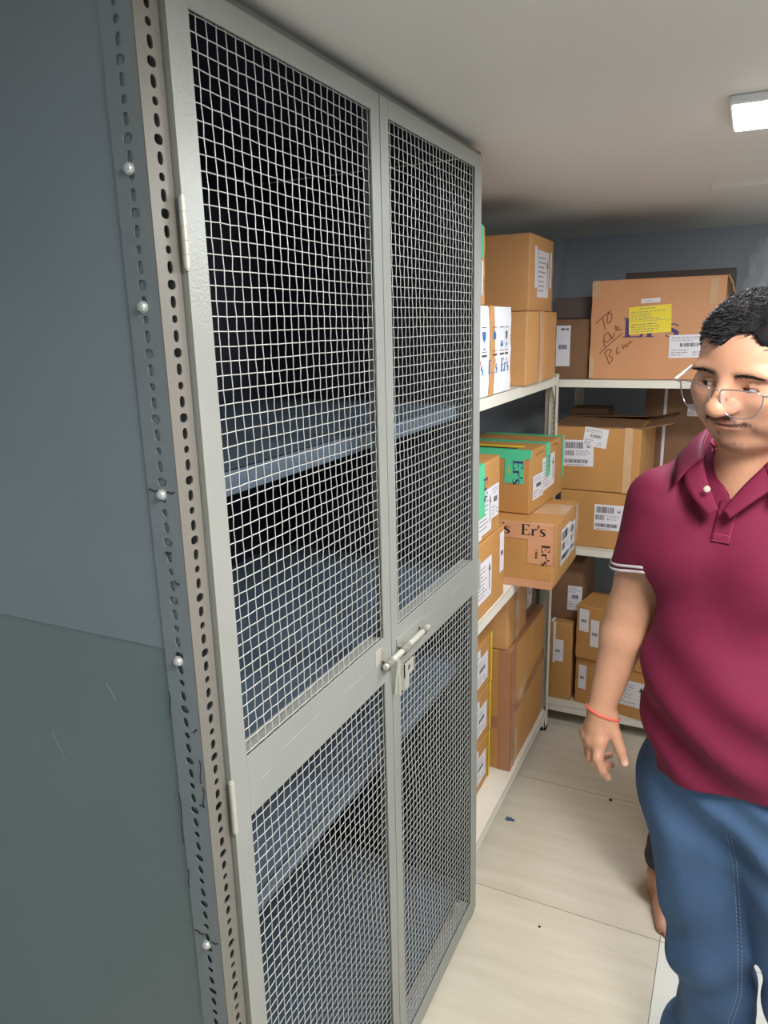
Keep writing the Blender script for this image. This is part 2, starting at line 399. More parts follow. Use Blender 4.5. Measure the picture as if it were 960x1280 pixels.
# slide bolt across the meeting stiles, with its staple, handle and padlock hasp
zL = 1.072; xo = .020
b = nb(); box(b, .0082, .0102, 1.222, 1.355, zL-.017, zL+.024, bevel=.0008); to_obj('latch_plate', b, Mt['grey'], dr, world=True)
b = nb(); tube(b, [(xo, 1.146, zL), (xo, 1.150, zL), (xo, 1.352, zL), (xo, 1.362, zL)], [.0052, .0066, .0066, .0048], 16); to_obj('slide_bolt', b, Mt['latch'], dr, True, world=True)
def loop(y, w, r, name, parent):
    b = nb()
    for dy in (0,):
        P = [(.0082, y, zL+.020), (.010, y, zL+.014)]+[(xo+r*cos(a), y, zL+r*sin(a)) for a in np.linspace(2.2, -2.4, 12)]+[(.0082, y, zL-.013)]
        rows = [[b.verts.new((p[0], y+s, p[2])) for p in P] for s in (-w/2, w/2)]
        for k in range(len(P)-1): b.faces.new((rows[0][k], rows[0][k+1], rows[1][k+1], rows[1][k]))
    bmesh.ops.solidify(b, geom=b.faces[:], thickness=.0014)
    to_obj(name, b, Mt['latch'], parent, world=True)
loop(1.163, .022, .0090, 'bolt_loop', dl); loop(1.238, .030, .0092, 'bolt_loop', dr); loop(1.335, .012, .0085, 'bolt_loop', dr)
b = nb(); tube(b, [(xo, 1.20, zL-.002), (xo+.001, 1.201, zL-.016), (.016, 1.203, zL-.05), (.0125, 1.204, zL-.085)], [.0045, .0042, .004, .0036], 10)
to_obj('bolt_handle', b, Mt['latch'], dr, True, world=True)
# hasp: a bent plate with an eye, standing off the door
b = nb()
def plate_hole(bm, c, u, v, n, w, h, t, hr):
    slotted(bm, Vector(c)-Vector(u)*w/2-Vector(v)*h/2, u, v, n, w, h, t, h, [(hr, hr)])
plate_hole(b, (.018, 1.262, zL-.052), (0, 1, 0), (0, 0, 1), (1, 0, 0), .046, .030, .002, .0062)
box(b, .0082, .018, 1.239, 1.241, zL-.095, zL-.037); box(b, .0082, .0100, 1.229, 1.240, zL-.105, zL-.02, bevel=.0006)
box(b, .0160, .0180, 1.241, 1.262, zL-.092, zL-.067, bevel=.0006)
to_obj('hasp', b, Mt['latch'], dr, world=True)
b = nb(); box(b, .0082, .019, 1.152, 1.1535, zL+.010, zL+.034); box(b, .0082, .0095, 1.128, 1.153, zL+.006, zL+.036, bevel=.0005); to_obj('strike_bracket', b, Mt['latch'], dl, world=True)

# ================================================================ RACKS
RH = [(.0032, .0055), (.0034, .0034)]
def rack_post(parent, x, y, sx, sy, z1):
    b = nb()
    slotted(b, (x, y, .012), (0, sy, 0), (0, 0, 1), (sx, 0, 0), .035, z1-.012, .002, .02, RH, N=12)
    slotted(b, (x, y, .012), (-sx, 0, 0), (0, 0, 1), (0, -sy, 0), .035, z1-.012, .002, .02, RH, N=12)
    o = to_obj('rack_post', b, Mt['cream'], parent, world=True)
    b = nb(); x2, y2 = sorted((x+.002*sx, x-.038*sx)), sorted((y-.002*sy, y+.038*sy))
    box(b, x2[0], x2[1], y2[0], y2[1], 0, .0135, bevel=.002); to_obj('foot_cap', b, Mt['rubber'], o, world=True)
    return o
def rack(name, label, x0, x1, y0, y1, shelves, top, lip=.035):
    t = thing(name, label, 'shelf rack', ((x0+x1)/2, (y0+y1)/2, 0), 0, 'cream slotted angle racks')
    for (x, sx) in ((x0, -1), (x1, 1)):
        for (y, sy) in ((y0, 1), (y1, -1)):
            o = rack_post(t, x, y, sx, sy, top)
    for z in shelves:
        b = nb(); a = .0025
        box(b, x0+a, x1-a, y0+a, y1-a, z-.0015, z)
        for (xa, xb, ya, yb) in ((x0+a, x1-a, y0+a, y0+a+.0015), (x0+a, x1-a, y1-a-.0015, y1-a), (x0+a, x0+a+.0015, y0+a, y1-a), (x1-a-.0015, x1-a, y0+a, y1-a)):
            box(b, xa, xb, ya, yb, z-lip, z, bevel=.0004)
        to_obj('shelf', b, Mt['cream'], t, world=True)
        # corner gusset plates
        b = nb()
        for (xa, ya) in ((x1-.006, y0+.036), (x1-.006, y1-.036)):
            for s in (1,):
                q = [(xa, ya, z-lip), (xa, ya+(.05 if ya < (y0+y1)/2 else -.05), z-lip), (xa, ya, z-lip-.05)]
                f = b.faces.new([b.verts.new(p) for p in q]); r = bmesh.ops.extrude_face_region(b, geom=[f])
                bmesh.ops.translate(b, verts=[v for v in r['geom'] if isinstance(v, bmesh.types.BMVert)], vec=(-.0015, 0, 0))
            to_obj('gusset', b, Mt['cream'], t, world=True); b = nb()
        b.free()
    return t
rack('shelving_rack', 'cream slotted angle rack along the left wall, stacked with cartons beside the mesh cabinet', -.52, -.052, 1.762, 2.865, (.09, .845, 1.506), 1.512)
rack('shelving_rack', 'cream slotted angle rack across the back wall behind the man', -.115, 1.10, 2.905, 3.52, (.09, .81, 1.488), 1.494, .03)

# ================================================================ CARTONS
def serif(ch):
    """glyph polygons on a unit height"""
    P = []
    R = lambda a, b_, c, d: P.append([(a, b_), (c, b_), (c, d), (a, d)])
    if ch == 'E':
        R(.0, 0, .30, .05); R(.07, 0, .23, 1); R(.0, .95, .30, 1); R(.2, 0, .62, .055); R(.2, .945, .58, 1); R(.2, .48, .45, .53)
        P.append([(.50, .0), (.64, 0), (.66, .24), (.63, .24)]); P.append([(.46, 1), (.60, 1), (.61, .78), (.58, .78)]); R(.42, .40, .46, .61); return P, .72
    if ch == 'r':
        R(0, 0, .30, .04); R(.07, 0, .22, .62); R(0, .58, .2, .62); P.append([(.2, .44), (.2, .52), (.30, .64), (.42, .66), (.45, .60), (.42, .52), (.32, .54)]); return P, .46
    if ch == "'":
        P.append([(.03, .62), (.08, .62), (.20, 1.0), (.07, 1.0)]); return P, .20
    if ch == 's':
        C = [(.37, .50), (.36, .60), (.22, .65), (.09, .60), (.06, .48), (.14, .38), (.28, .29), (.36, .17), (.30, .05), (.17, .0), (.04, .03), (.02, .16)]
        Wd = [.01, .02, .025, .05, .075, .085, .085, .075, .05, .025, .02, .01]
        for i in range(len(C)-1):
            a, b_ = Vector(C[i]), Vector(C[i+1]); d = (b_-a).normalized(); n = Vector((-d.y, d.x)); w0, w1 = Wd[i], Wd[i+1]
            a2 = a-d*.01; b2 = b_+d*.01
            P.append([tuple(a2+n*w0), tuple(a2-n*w0), tuple(b2-n*w1), tuple(b2+n*w1)])
        return P, .46
    if ch == 'C':
        for i in range(10):
            a0, a1 = radians(50+26*i), radians(50+26*(i+1)); P.append([(.3+.3*cos(a0), .5+.5*sin(a0)), (.3+.2*cos(a0), .5+.36*sin(a0)), (.3+.2*cos(a1), .5+.36*sin(a1)), (.3+.3*cos(a1), .5+.5*sin(a1))])
        return P, .66
    if ch == 'W':
        for (a, b_) in ((0, .2), (.4, .2), (.4, .6), (.8, .6)): P.append([(a-.06, 1), (a+.06, 1), (b_+.06, 0), (b_-.06, 0)])
        return P, .95
    return P, .3
class Carton:
    def __init__(s, label, x0, x1, y0, y1, z0, z1, m='card1', rz=0, group=None, flaps=True, name='cardboard_box', cat='box', bulge=.002):
        s.w, s.d, s.h = x1-x0, y1-y0, z1-z0-.001
        s.t = thing(name, label, cat, ((x0+x1)/2, (y0+y1)/2, z0+.0005), rz, group or (GB if y0 > 2.9 else GL))
        w, d, h = s.w/2, s.d/2, s.h
        b = nb(); box(b, -w, w, -d, d, 0, h-.004)
        bmesh.ops.subdivide_edges(b, edges=b.edges[:], cuts=7, use_grid_fill=True)
        ph = random.uniform(0, 6)
        for v in b.verts:
            fx, fy, fz = v.co.x/w, v.co.y/d, v.co.z/(h-.004)*2-1
            k = bulge*random.uniform(.8, 1.2)
            if abs(fx) > .99: v.co.x += k*(1-fy*fy)*(1-fz*fz)*fx
            if abs(fy) > .99: v.co.y += k*(1-fx*fx)*(1-fz*fz)*fy
            if abs(fx) > .99 and abs(fy) > .99: v.co.x += .0012*sin(9*fz+ph)-.0012; v.co.y += .0010*sin(7*fz+ph)
        s.body = to_obj('carton_body', b, Mt[m], s.t)
        mod = s.body.modifiers.new('bevel', 'BEVEL'); mod.width = .003; mod.segments = 2; mod.angle_limit = radians(50)
        s.bulge = bulge; s.m = m
        if flaps:
            for sg in (-1, 1):
                b = nb(); lift = random.uniform(0, .0006)
                P = [(-w+.002, 0), (w-.002, 0), (w-.002, 1), (-w+.002, 1)]
                def zz(q): return h-.0048+lift*q
                def yy(q): return sg*(d-.002-(d-.0035)*q)
                lo = [b.verts.new((x, yy(q), zz(q))) for x, q in P]; hi = [b.verts.new((x, yy(q), zz(q)+.0035)) for x, q in P]
                for f in ((0, 1, 2, 3), (4, 5, 6, 7), (0, 1, 5, 4), (1, 2, 6, 5), (2, 3, 7, 6), (3, 0, 4, 7)):
                    A = lo+hi; b.faces.new([A[i] for i in f])
                bmesh.ops.recalc_face_normals(b, faces=b.faces[:])
                to_obj('top_flap', b, Mt[m], s.t)
    def frame(s, face):
        w, d, h = s.w/2, s.d/2, s.h; e = .0008
        if face == 'front': return Vector((-w, -d-e, 0)), Vector((1, 0, 0)), Vector((0, 0, 1)), Vector((0, -1, 0)), s.w, h
        if face == 'right': return Vector((w+e, -d, 0)), Vector((0, 1, 0)), Vector((0, 0, 1)), Vector((1, 0, 0)), s.d, h
        return Vector((-w, -d, h-.0008)), Vector((1, 0, 0)), Vector((0, 1, 0)), Vector((0, 0, 1)), s.w, s.d
    def pt(s, face, u, v, off=0.):
        O, U, V, n, W_, H_ = s.frame(face); fu, fv = 2*u/W_-1, 2*v/H_-1
        k = s.bulge*1.1*max(0, (1-fu*fu))*max(0, (1-fv*fv)) if face != 'top' else 0
        return O+U*u+V*v+n*(off+k)
    def rect(s, bm, face, u0, v0, u1, v1, off, mi=0, ang=0, c=None, th=0.0):
        n = max(1, int(max(abs(u1-u0), abs(v1-v0))/.035)); nu = n if abs(u1-u0) > .035 else 1; nv = n if abs(v1-v0) > .035 else 1
        ca, sa = cos(ang), sin(ang); cx, cy = c if c else ((u0+u1)/2, (v0+v1)/2)
        def P(i, j, o):
            u, v = u0+(u1-u0)*i/nu, v0+(v1-v0)*j/nv; du, dv = u-cx, v-cy
            return bm.verts.new(s.pt(face, cx+du*ca-dv*sa, cy+du*sa+dv*ca, o))
        g = [[P(i, j, off) for j in range(nv+1)] for i in range(nu+1)]
        for i in range(nu):
            for j in range(nv):
                q = (g[i][j], g[i+1][j], g[i+1][j+1], g[i][j+1])
                f = bm.faces.new(q if face != 'top' or 1 else q[::-1]); f.material_index = mi
        if th:   # sides down to the carton
            l = [P(0, 0, off-th), P(nu, 0, off-th), P(nu, nv, off-th), P(0, nv, off-th)]; t_ = [g[0][0], g[nu][0], g[nu][nv], g[0][nv]]
            for k in range(4): bm.faces.new((l[k], l[(k+1) % 4], t_[(k+1) % 4], t_[k])).material_index = mi
    def poly(s, bm, face, pts, off, mi=0):
        f = bm.faces.new([bm.verts.new(s.pt(face, u, v, off)) for u, v in pts]); f.material_index = mi
    def label(s, face, u, v, w, h, kind='waybill', ang=0, paper='paper', name='shipping_label', text=True):
        """label centred at u,v (metres on the face)"""
        b = nb(); u0, v0 = u-w/2, v-h/2; c = (u, v); r = random.Random(int(u*1e4+v*1e3))
        s.rect(b, face, u0, v0, u0+w, v0+h, .0009, 0, ang, c, .0008)
        o = .0012
        def R(a, b_, c_, d_, mi=1): s.rect(b, face, u0+w*a, v0+h*b_, u0+w*c_, v0+h*d_, o, mi, ang, c)
        def bars(a, b_, c_, d_, n, mi=2):
            x = a
            for i in range(n):
                st = (c_-a)/n; ww = st*r.choice((.35, .55, .75)); R(x, b_, x+ww, d_, mi); x += st
        def lines(a, b_, c_, d_, n):
            for i in range(n):
                z = b_+(d_-b_)*(i+.3)/n; e = a+(c_-a)*r.uniform(.5, 1); x = a
                while x < e:
                    q = min(e, x+r.uniform(.05, .14)); R(x, z, q, z+(d_-b_)/n*.28, 1); x = q+.025
        if kind == 'waybill': lines(.06, .72, .9, .94, 3); bars(.28, .48, .75, .64, 18); lines(.06, .08, .5, .4, 3); lines(.6, .08, .92, .3, 2)
        elif kind == 'barcodes': bars(.06, .68, .66, .92, 22); R(.78, .72, .88, .84, 2); R(.80, .76, .86, .84, 0); bars(.05, .40, .36, .6, 12); lines(.42, .4, .92, .62, 3); bars(.05, .12, .82, .26, 34); lines(.1, .02, .8, .1, 1)
        elif kind == 'arrow':
            lines(.06, .1, .72, .9, 8)
            R(.84, .18, .88, .68, 2); s_ = [(.79, .66), (.93, .66), (.86, .86)]
            ca, sa = cos(ang), sin(ang)
            s.poly(b, face, [(u+((x-.5)*w)*ca-((y-.5)*h)*sa, v+((x-.5)*w)*sa+((y-.5)*h)*ca) for x, y in s_], o, 2)
        elif kind == 'yellow': lines(.25, .88, .75, .96, 1); lines(.05, .5, .9, .84, 5); R(.02, .46, .98, .47, 1); lines(.05, .04, .8, .4, 4)
        elif kind == 'slip': lines(.2, .3, .85, .7, 1)
        return to_obj(name, b, [Mt[paper], Mt['ink'], Mt['inkd']], s.t)
    def tape(s, segs, m='btape', name='packing_tape', off=.0006):
        """segs: list of (face,u0,v0,u1,v1)"""
        bb = []
        for q in segs:
            P = [s.pt(q[0], u, v, 0) for u in (q[1], q[3]) for v in (q[2], q[4])]
            bb.append(([min(p[i] for p in P)-.003 for i in range(3)], [max(p[i] for p in P)+.003 for i in range(3)]))
        cl = list(range(len(segs)))
        for i in range(len(segs)):
            for j in range(i):
                if all(bb[i][0][k] <= bb[j][1][k] and bb[j][0][k] <= bb[i][1][k] for k in range(3)):
                    a, b_ = cl[i], cl[j]; cl = [b_ if x == a else x for x in cl]
        for k in dict.fromkeys(cl):
            b = nb()
            for q, kk in zip(segs, cl):
                if kk == k: s.rect(b, *q[:5], off, 0, q[5] if len(q) > 5 else 0, None, off)
            to_obj(name, b, Mt[m], s.t)
    def write(s, face, u, v, size, txt="Er's", ang=0, ms=('navy',), cond=1., off=.0005, name='printed_logo', acc=None):
        b = nb(); x = 0; ca, sa = cos(ang), sin(ang)
        for ch in txt:
            P, adv = serif(ch)
            for pl in P:
                s.poly(b, face, [(u+((x+a)*cond*ca-c*sa)*size, v+((x+a)*cond*sa+c*ca)*size) for a, c in pl], off, (1 if (acc and ch == "'") else 0))
            x += adv
        return to_obj(name, b, [Mt[ms[0]]]+([Mt[acc]] if acc else []), s.t)
    def strokes(s, face, lines_, r=.0014, m='pen', name='handwriting'):
        b = nb()
        for L in lines_:
            for k in range(len(L)-1):
                a, c = Vector(L[k]), Vector(L[k+1]); d = (c-a).normalized(); n = Vector((-d.y, d.x))*r; a = a-d*r*.5; c = c+d*r*.5
                s.poly(b, face, [tuple(a+n), tuple(a-n), tuple(c-n), tuple(c+n)], .0011+.00002*k)
        return to_obj(name, b, Mt[m], s.t)

GL = 'cartons on the left rack'; GB = 'cartons on the back rack'
ZT = 1.5065; ZM = .8455; ZB = .0905
# --- left rack, top shelf
c = Carton('white carton with blue printed logos and brown tape on the left rack top shelf', -.40, -.052, 1.815, 2.202, ZT, 1.752, 'whitecard', group=None, bulge=.004)
c.tape([('right', .165, 0, .210, c.h), ('right', .165, c.h-.001, .210, c.h)], 'card1')
c.tape([('top', .0, .165, c.w, .210)], 'card1')
b = nb()
for k, u in enumerate((.095, .185, .255, .310)):
    b = nb(); w_ = .042 if k < 3 else .034; v0, v1 = .122, .188
    for q in ((u, v1-.0016, u+w_, v1), (u, v0, u+w_, v0+.0016), (u, v0, u+.0008, v1), (u+w_-.0008, v0, u+w_, v1), (u+.002, v0-.012, u+w_-.002, v0-.007)):
        c.rect(b, 'right', *q, .0014, 0)
    m_ = u+w_/2
    if k == 0: c.poly(b, 'right', [(m_-.012, v1-.012), (m_+.012, v1-.012), (m_+.010, v1-.030), (m_+.002, v1-.038), (m_-.002, v1-.038), (m_-.010, v1-.030)], .0014, 1); c.rect(b, 'right', m_-.001, v0+.01, m_+.001, v1-.038, .0014, 1); c.rect(b, 'right', m_-.008, v0+.007, m_+.008, v0+.010, .0014, 1)
    elif k == 1: c.rect(b, 'right', m_-.014, v1-.034, m_+.010, v1-.020, .0014, 1); c.poly(b, 'right', [(m_-.016, v1-.020), (m_+.012, v1-.020), (m_-.002, v1-.008)], .0014, 1)
    elif k == 2: c.rect(b, 'right', m_-.010, v0+.012, m_+.010, v0+.020, .0014, 1); c.poly(b, 'right', [(m_-.008, v0+.021), (m_+.008, v0+.021), (m_+.004, v0+.028), (m_-.004, v0+.028)], .0014, 1)
    else:
        for q in ((m_-.001, v0+.008, m_+.001, v1-.02),): c.rect(b, 'right', *q, .0014, 1)
        c.poly(b, 'right', [(m_-.006, v1-.012), (m_+.006, v1-.012), (m_+.004, v1-.034), (m_-.004, v1-.034)], .0014, 0); c.poly(b, 'right', [(m_-.005, v0+.02), (m_+.005, v0+.02), (m_, v0+.006)], .0014, 1)
    to_obj('care_symbol', b, [Mt['inkd'], Mt['blue']], c.t)
for u in (.030, .155, .272): c.write('right', u, .062, .038, ms=('blue',), cond=1.2, acc='red', name='printed_logo')
c = Carton('tan carton with green tape lying on the white printed carton', -.36, -.062, 1.80, 1.978, 1.7525, 1.955, 'card1')
c.tape([('right', .125, .12, .155, c.h), ('top', 0, .125, c.w, .155)], 'green')
c.strokes('right', [[(.15, .05), (.15, .075)], [(.165, .05), (.165, .075)], [(.15, .062), (.165, .062)]], m='pen')
c = Carton('plain tan carton under the taller box at the end of the left rack top shelf', -.40, -.040, 2.335, 2.74, ZT, 1.741, 'card1')
c.tape([('right', .15, 0, .205, c.h)], 'ctape'); c.tape([('top', 0, .15, c.w, .205)], 'ctape')
c = Carton('tall tan carton with taped paper sheet, topmost at the end of the left rack', -.36, -.060, 2.425, 2.745, 1.7415, 1.984, 'card1')
c.label('right', .165, .120, .15, .15, 'arrow', name='paper_sheet')
c.tape([('right', .055, .075, .085, .205, .05), ('right', .262, .08, .285, .20, -.03)], 'paper', name='sticker_strip')
# --- left rack, middle shelf
c = Carton('tan carton with labels at the cabinet edge, bottom box on the middle shelf', -.42, -.060, 1.815, 2.195, ZM, 1.085, 'card2')
c.label('right', .16, .115, .15, .125, 'arrow'); c.label('right', .345, .155, .045, .13, 'slip'); c.label('right', .085, .20, .05, .05, 'slip')
c = Carton('tan carton with green tape and stacked labels at the cabinet edge, upper box', -.42, -.060, 1.815, 2.135, 1.0855, 1.318, 'card2')
c.label('right', .17, .085, .12, .13, 'arrow'); c.label('right', .265, .10, .075, .10, 'waybill', -.04); c.label('right', .10, .05, .08, .08, 'slip')
c.tape([('right', .105, .075, .160, c.h)], 'green', off=.0018); c.tape([('top', .0, .105, c.w, .160)], 'green')
c.write('right', .150, .19, .035, "Er's", -pi/2, ('navy',), 1.1, .0024)
c = Carton('tan carton wrapped in printed tape jutting out from the middle shelf', -.33, .078, 2.285, 2.665, ZM, 1.066, 'card2', rz=0.0)
c.tape([('front', 0, c.h-.052, c.w, c.h), ('front', c.w-.085, .085, c.w, c.h-.052)], 'ptape', off=.0007)
c.tape([('top', 0, 0, c.w, .02), ('right', 0, c.h-.052, .012, c.h), ('right', 0, .085, .012, c.h-.05)], 'ptape', off=.0007)
c.tape([('front', 0.02, 0, c.w, .028)], 'ptape'); c.tape([('right', .335, .07, .38, .214), ('top', .30, .15, .408, .30)], 'ctape')
c.write('front', .175, c.h-.038, .036, "Er's", 0, ('black',), 1.35, .0015); c.write('front', .30, c.h-.038, .036, "Er's", 0, ('black',), 1.25, .0015)
c.write('front', .215, c.h-.049, .008, "CWW", 0, ('black',), 1.3, .0015)
c.write('front', c.w-.038, c.h-.066, .027, "Er's", -pi/2, ('black',), 1.5, .0015); c.write('front', c.w-.060, c.h-.085, .009, "CWW", -pi/2, ('black',), 1.4, .0015)
c.label('right', .175, .115, .145, .125, 'barcodes', 0); c.label('right', .285, .11, .08, .11, 'barcodes', -.04)
c = Carton('tan carton strapped with green tape and yellow tape, lying on the jutting box', -.32, -.022, 2.405, 2.80, 1.0665, 1.288, 'card2', rz=radians(-3.5))
h_ = c.h
c.tape([('front', 0.0, h_-.030, c.w, h_), ('front', c.w-.090, h_-.115, c.w-.022, h_-.030), ('front', .125, .03, .137, h_-.03), ('right', .0, h_-.022, .012, h_)], 'green', off=.0007)
c.tape([('top', 0, 0, c.w, .022), ('top', 0, .165, c.w, .215), ('top', 0, .345, c.w, .385)], 'green', off=.0007)
c.tape([('right', .165, .10, .215, h_), ('right', .375, .06, .395, h_)], 'green', off=.0016)
c.tape([('top', .05, .06, .25, .085, .08)], 'ytape', off=.0016)
c.tape([('top', .0, .028, .24, .042, -.05)], 'black', off=.0016)
c.write('front', c.w-.060, h_-.034, .036, "Er's", -pi/2, ('navy',), 1.3, .0015); c.write('front', c.w-.078, h_-.055, .008, "CWW", -pi/2, ('ytape',), 1.4, .0015)
c.label('right', .085, .085, .115, .085, 'waybill', 0); c.label('right', .20, .115, .145, .12, 'arrow', .04)
c.write('right', .190, .175, .02, "Er's", -pi/2, ('navy',), 1.2, .0022)
c.strokes('right', [[(.05, .195), (.065, .20), (.08, .196), (.10, .203), (.12, .198), (.14, .205)], [(.25, .20), (.28, .205), (.31, .20)]], .0012)
# --- left rack, bottom shelf
hs = (.0905, .282, .472)
for k, z in enumerate(hs):
    c = Carton(('lowest', 'middle', 'topmost')[k]+' of the three yellow-taped cartons with labels on the bottom shelf', -.45, -.135+.002*k, 1.84, 2.305, z, z+.189, 'card2')
    c.tape([('right', .445, 0, .462, c.h)], 'ytape'); c.tape([('front', 0, .06, .02, .12)], 'ytape', name='tape_end')
    c.label('right', .345, .088, .13, .10, 'waybill', 0); c.label('right', .30, .150, .06, .045, 'slip', 0)
c = Carton('large tan carton banded with wide brown tape on the bottom shelf of the left rack', -.45, -.070, 2.345, 2.83, ZB, .573, 'card2', bulge=.003)
h_ = c.h; w_ = c.w
c.tape([('front', w_-.045, 0, w_, h_), ('right', 0, 0, .055, h_), ('front', 0, .17, w_-.045, .215), ('right', .055, .235, .485, .275, .10), ('top', w_-.05, 0, w_, .485)], 'btape')
c.tape([('right', .055, .02, .08, .15, .03), ('right', .09, .255, .20, .30, .25)], 'ctape', off=.0012)
c = Carton('tan carton with clear tape sitting on the large banded carton', -.42, -.088, 2.345, 2.60, .5735, .775, 'card1')
c.tape([('right', .09, 0, .145, c.h)], 'ctape')
c = Carton('small brown carton with a label in the corner behind the post', -.36, -.105, 2.615, 2.82, .5735, .735, 'card4')
c.label('right', .08, .09, .07, .10, 'waybill')
# --- back rack, top shelf
ZBT = 1.4885; ZBM = .8105
c = Carton('brown carton with a white label at the left end of the back rack top shelf', -.10, .040, 2.95, 3.28, ZBT, 1.716, 'card4')
c.label('front', .040, .125, .055, .155, 'slip')
b = nb(); c.rect(b, 'front', .03, .185, .045, .192, .0014); c.rect(b, 'front', .05, .185, .06, .192, .0014); to_obj('label_print', b, Mt['inkd'], c.t)
c = Carton('low dark brown carton with raised flaps lying on the labelled brown carton', -.115, .036, 3.0, 3.30, 1.7165, 1.80, 'card5')
c = Carton('big carton with a yellow sticker and handwriting on the back rack top shelf', .047, .510, 2.93, 3.33, ZBT, 1.853, 'card3', bulge=.003)
W_, H_ = c.w, c.h
SX, SY = .459/164, .350/125
def pp(x, y): return ((x-740)*SX*.985+.004, (472-y)*SY*1.02+.003)
c.write('front', *pp(782, 419), .070, "Er's", 0, ('navy',), 1.55)
c.label('front', *pp(815.5, 397), .148, .098, 'yellow', .055, 'yellow'); c.label('front', *pp(815, 373.5), .066, .016, 'slip', .05)
c.label('front', *pp(866, 431), .135, .082, 'waybill', .02)
J = lambda L: [pp(740+x/8, 360+y/8) for x, y in L]
c.strokes('front', [J([(45, 325), (110, 262), (200, 190)]), J([(110, 262), (128, 320), (148, 388)]), J([(165, 240), (158, 300), (180, 325), (208, 290), (205, 230), (180, 215), (165, 240)]),
                    J([(150, 570), (135, 500), (145, 440), (180, 415), (210, 470), (180, 520), (140, 500)]), J([(205, 440), (225, 490), (250, 420)]), J([(262, 400), (250, 350), (285, 370), (262, 395), (320, 390)]),
                    J([(95, 635), (200, 540), (320, 435)]),
                    J([(150, 625), (180, 680), (205, 745)]), J([(150, 625), (195, 590), (225, 600), (200, 660), (240, 680), (235, 710), (205, 745)]), J([(290, 575), (275, 600), (285, 645), (310, 620)]), J([(335, 545), (345, 590), (365, 545), (385, 570), (410, 510), (430, 530)])], .0017)
c.tape([('front', .0, H_-.06, .03, H_-.005), ('front', 0, .005, .018, .08)], 'ctape'); c.tape([('front', W_-.055, H_-.10, W_-.030, H_-.01), ('right', 0, H_-.1, .03, H_-.01)], 'ctape')
b = nb()   # torn corner flap
q = [(.231, -.19, H_-.002), (.231, .02, H_-.002), (.262, .0, H_-.07), (.250, -.175, H_-.055), (.246, -.195, H_-.03)]
f = b.faces.new([b.verts.new(p) for p in q]); r = bmesh.ops.extrude_face_region(b, geom=[f]); bmesh.ops.translate(b, verts=[v for v in r['geom'] if isinstance(v, bmesh.types.BMVert)], vec=(.003, 0, .003))
to_obj('torn_flap', b, Mt['card1'], c.t)
c = Carton('dark grey-brown carton behind the big carton with the yellow sticker', .105, .525, 3.345, 3.505, ZBT, 1.900, 'card5')
# --- back rack, middle shelf
c = Carton('ochre carton with one barcode label on the back rack middle shelf, under the open box', -.045, .31, 2.935, 3.35, ZBM, 1.046, 'card2')
c.label('front', .195, .13, .115, .105, 'barcodes')
c = Carton('ochre open-topped carton with two barcode labels on the back rack, behind the green-taped box', -.085, .262, 2.93, 3.34, 1.0465, 1.305, 'card2', rz=radians(-1.5), flaps=False)
c.label('front', .110, .150, .120, .105, 'barcodes', .02); c.label('front', .175, .215, .092, .075, 'waybill', -.12, )
c.tape([('front', .285, 0, .315, c.h)], 'ctape')
for (p, q) in ((((-.172, -.203), (.172, -.203), (.160, -.045), (-.15, -.040)), (.0, .0, .014, .018)), (((-.172, .203), (.172, .203), (.16, .05), (-.15, .04)), (0, 0, .018, .012)), (((.173, -.20), (.173, .20), (.275, .15), (.28, -.17)), (0, 0, .030, .020))):
    b = nb(); lo = [b.verts.new((x, y, c.h-.0035+z)) for (x, y), z in zip(p, q)]; hi = [b.verts.new((x, y, c.h+z)) for (x, y), z in zip(p, q)]
    A = lo+hi
    for f in ((0, 1, 2, 3), (4, 5, 6, 7), (0, 1, 5, 4), (1, 2, 6, 5), (2, 3, 7, 6), (3, 0, 4, 7)): b.faces.new([A[i] for i in f])
    bmesh.ops.recalc_face_normals(b, faces=b.faces[:]); to_obj('top_flap', b, Mt['card4'], c.t)
c = Carton('brown carton with white strap line standing deep on the back rack, left of the man', .215, .47, 3.36, 3.505, ZBM, 1.42, 'card4')
c.tape([('front', .075, 0, .087, c.h)], 'paper', name='strap'); c.label('front', .20, .52, .06, .05, 'waybill')
c = Carton('brown carton in the dark back corner, mostly behind the rack posts', -.105, -.088+.15, 3.355, 3.505, ZBM, 1.33, 'card4')
# --- back rack, bottom shelf
c = Carton('narrow upright carton with a white strap beside the rack post', -.073, .022, 2.965, 3.25, ZB, .452, 'card2')
c.tape([('front', .012, .17, .022, c.h, .0), ('top', .0, .0, .012, .10)], 'paper', name='strap')
c.label('front', .035, .23, .045, .10, 'slip')
c = Carton('brown carton with a dark printed label, upper box behind the rack post', -.09, .045, 3.01, 3.30, .4525, .715, 'card4')
c.label('front', .105, .10, .06, .11, 'waybill')
c = Carton('lower of two rotated tan cartons by the hand, with arrow label', .055, .375, 2.935, 3.12, ZB, .308, 'card2', rz=radians(-12))
c.label('front', .235, .110, .145, .115, 'arrow'); c.label('front', .032, .125, .035, .11, 'slip')
c = Carton('upper of two rotated tan cartons by the forearm, with several labels', .052, .365, 2.925, 3.11, .3085, .552, 'card2', rz=radians(-10))
c.label('front', .032, .175, .042, .10, 'slip'); c.label('front', .080, .125, .036, .12, 'slip'); c.label('front', .235, .125, .07, .12, 'waybill', -.1)
c = Carton('tan carton on the back rack bottom shelf behind the legs of the man', .44, .80, 2.93, 3.30, ZB, .42, 'card2')
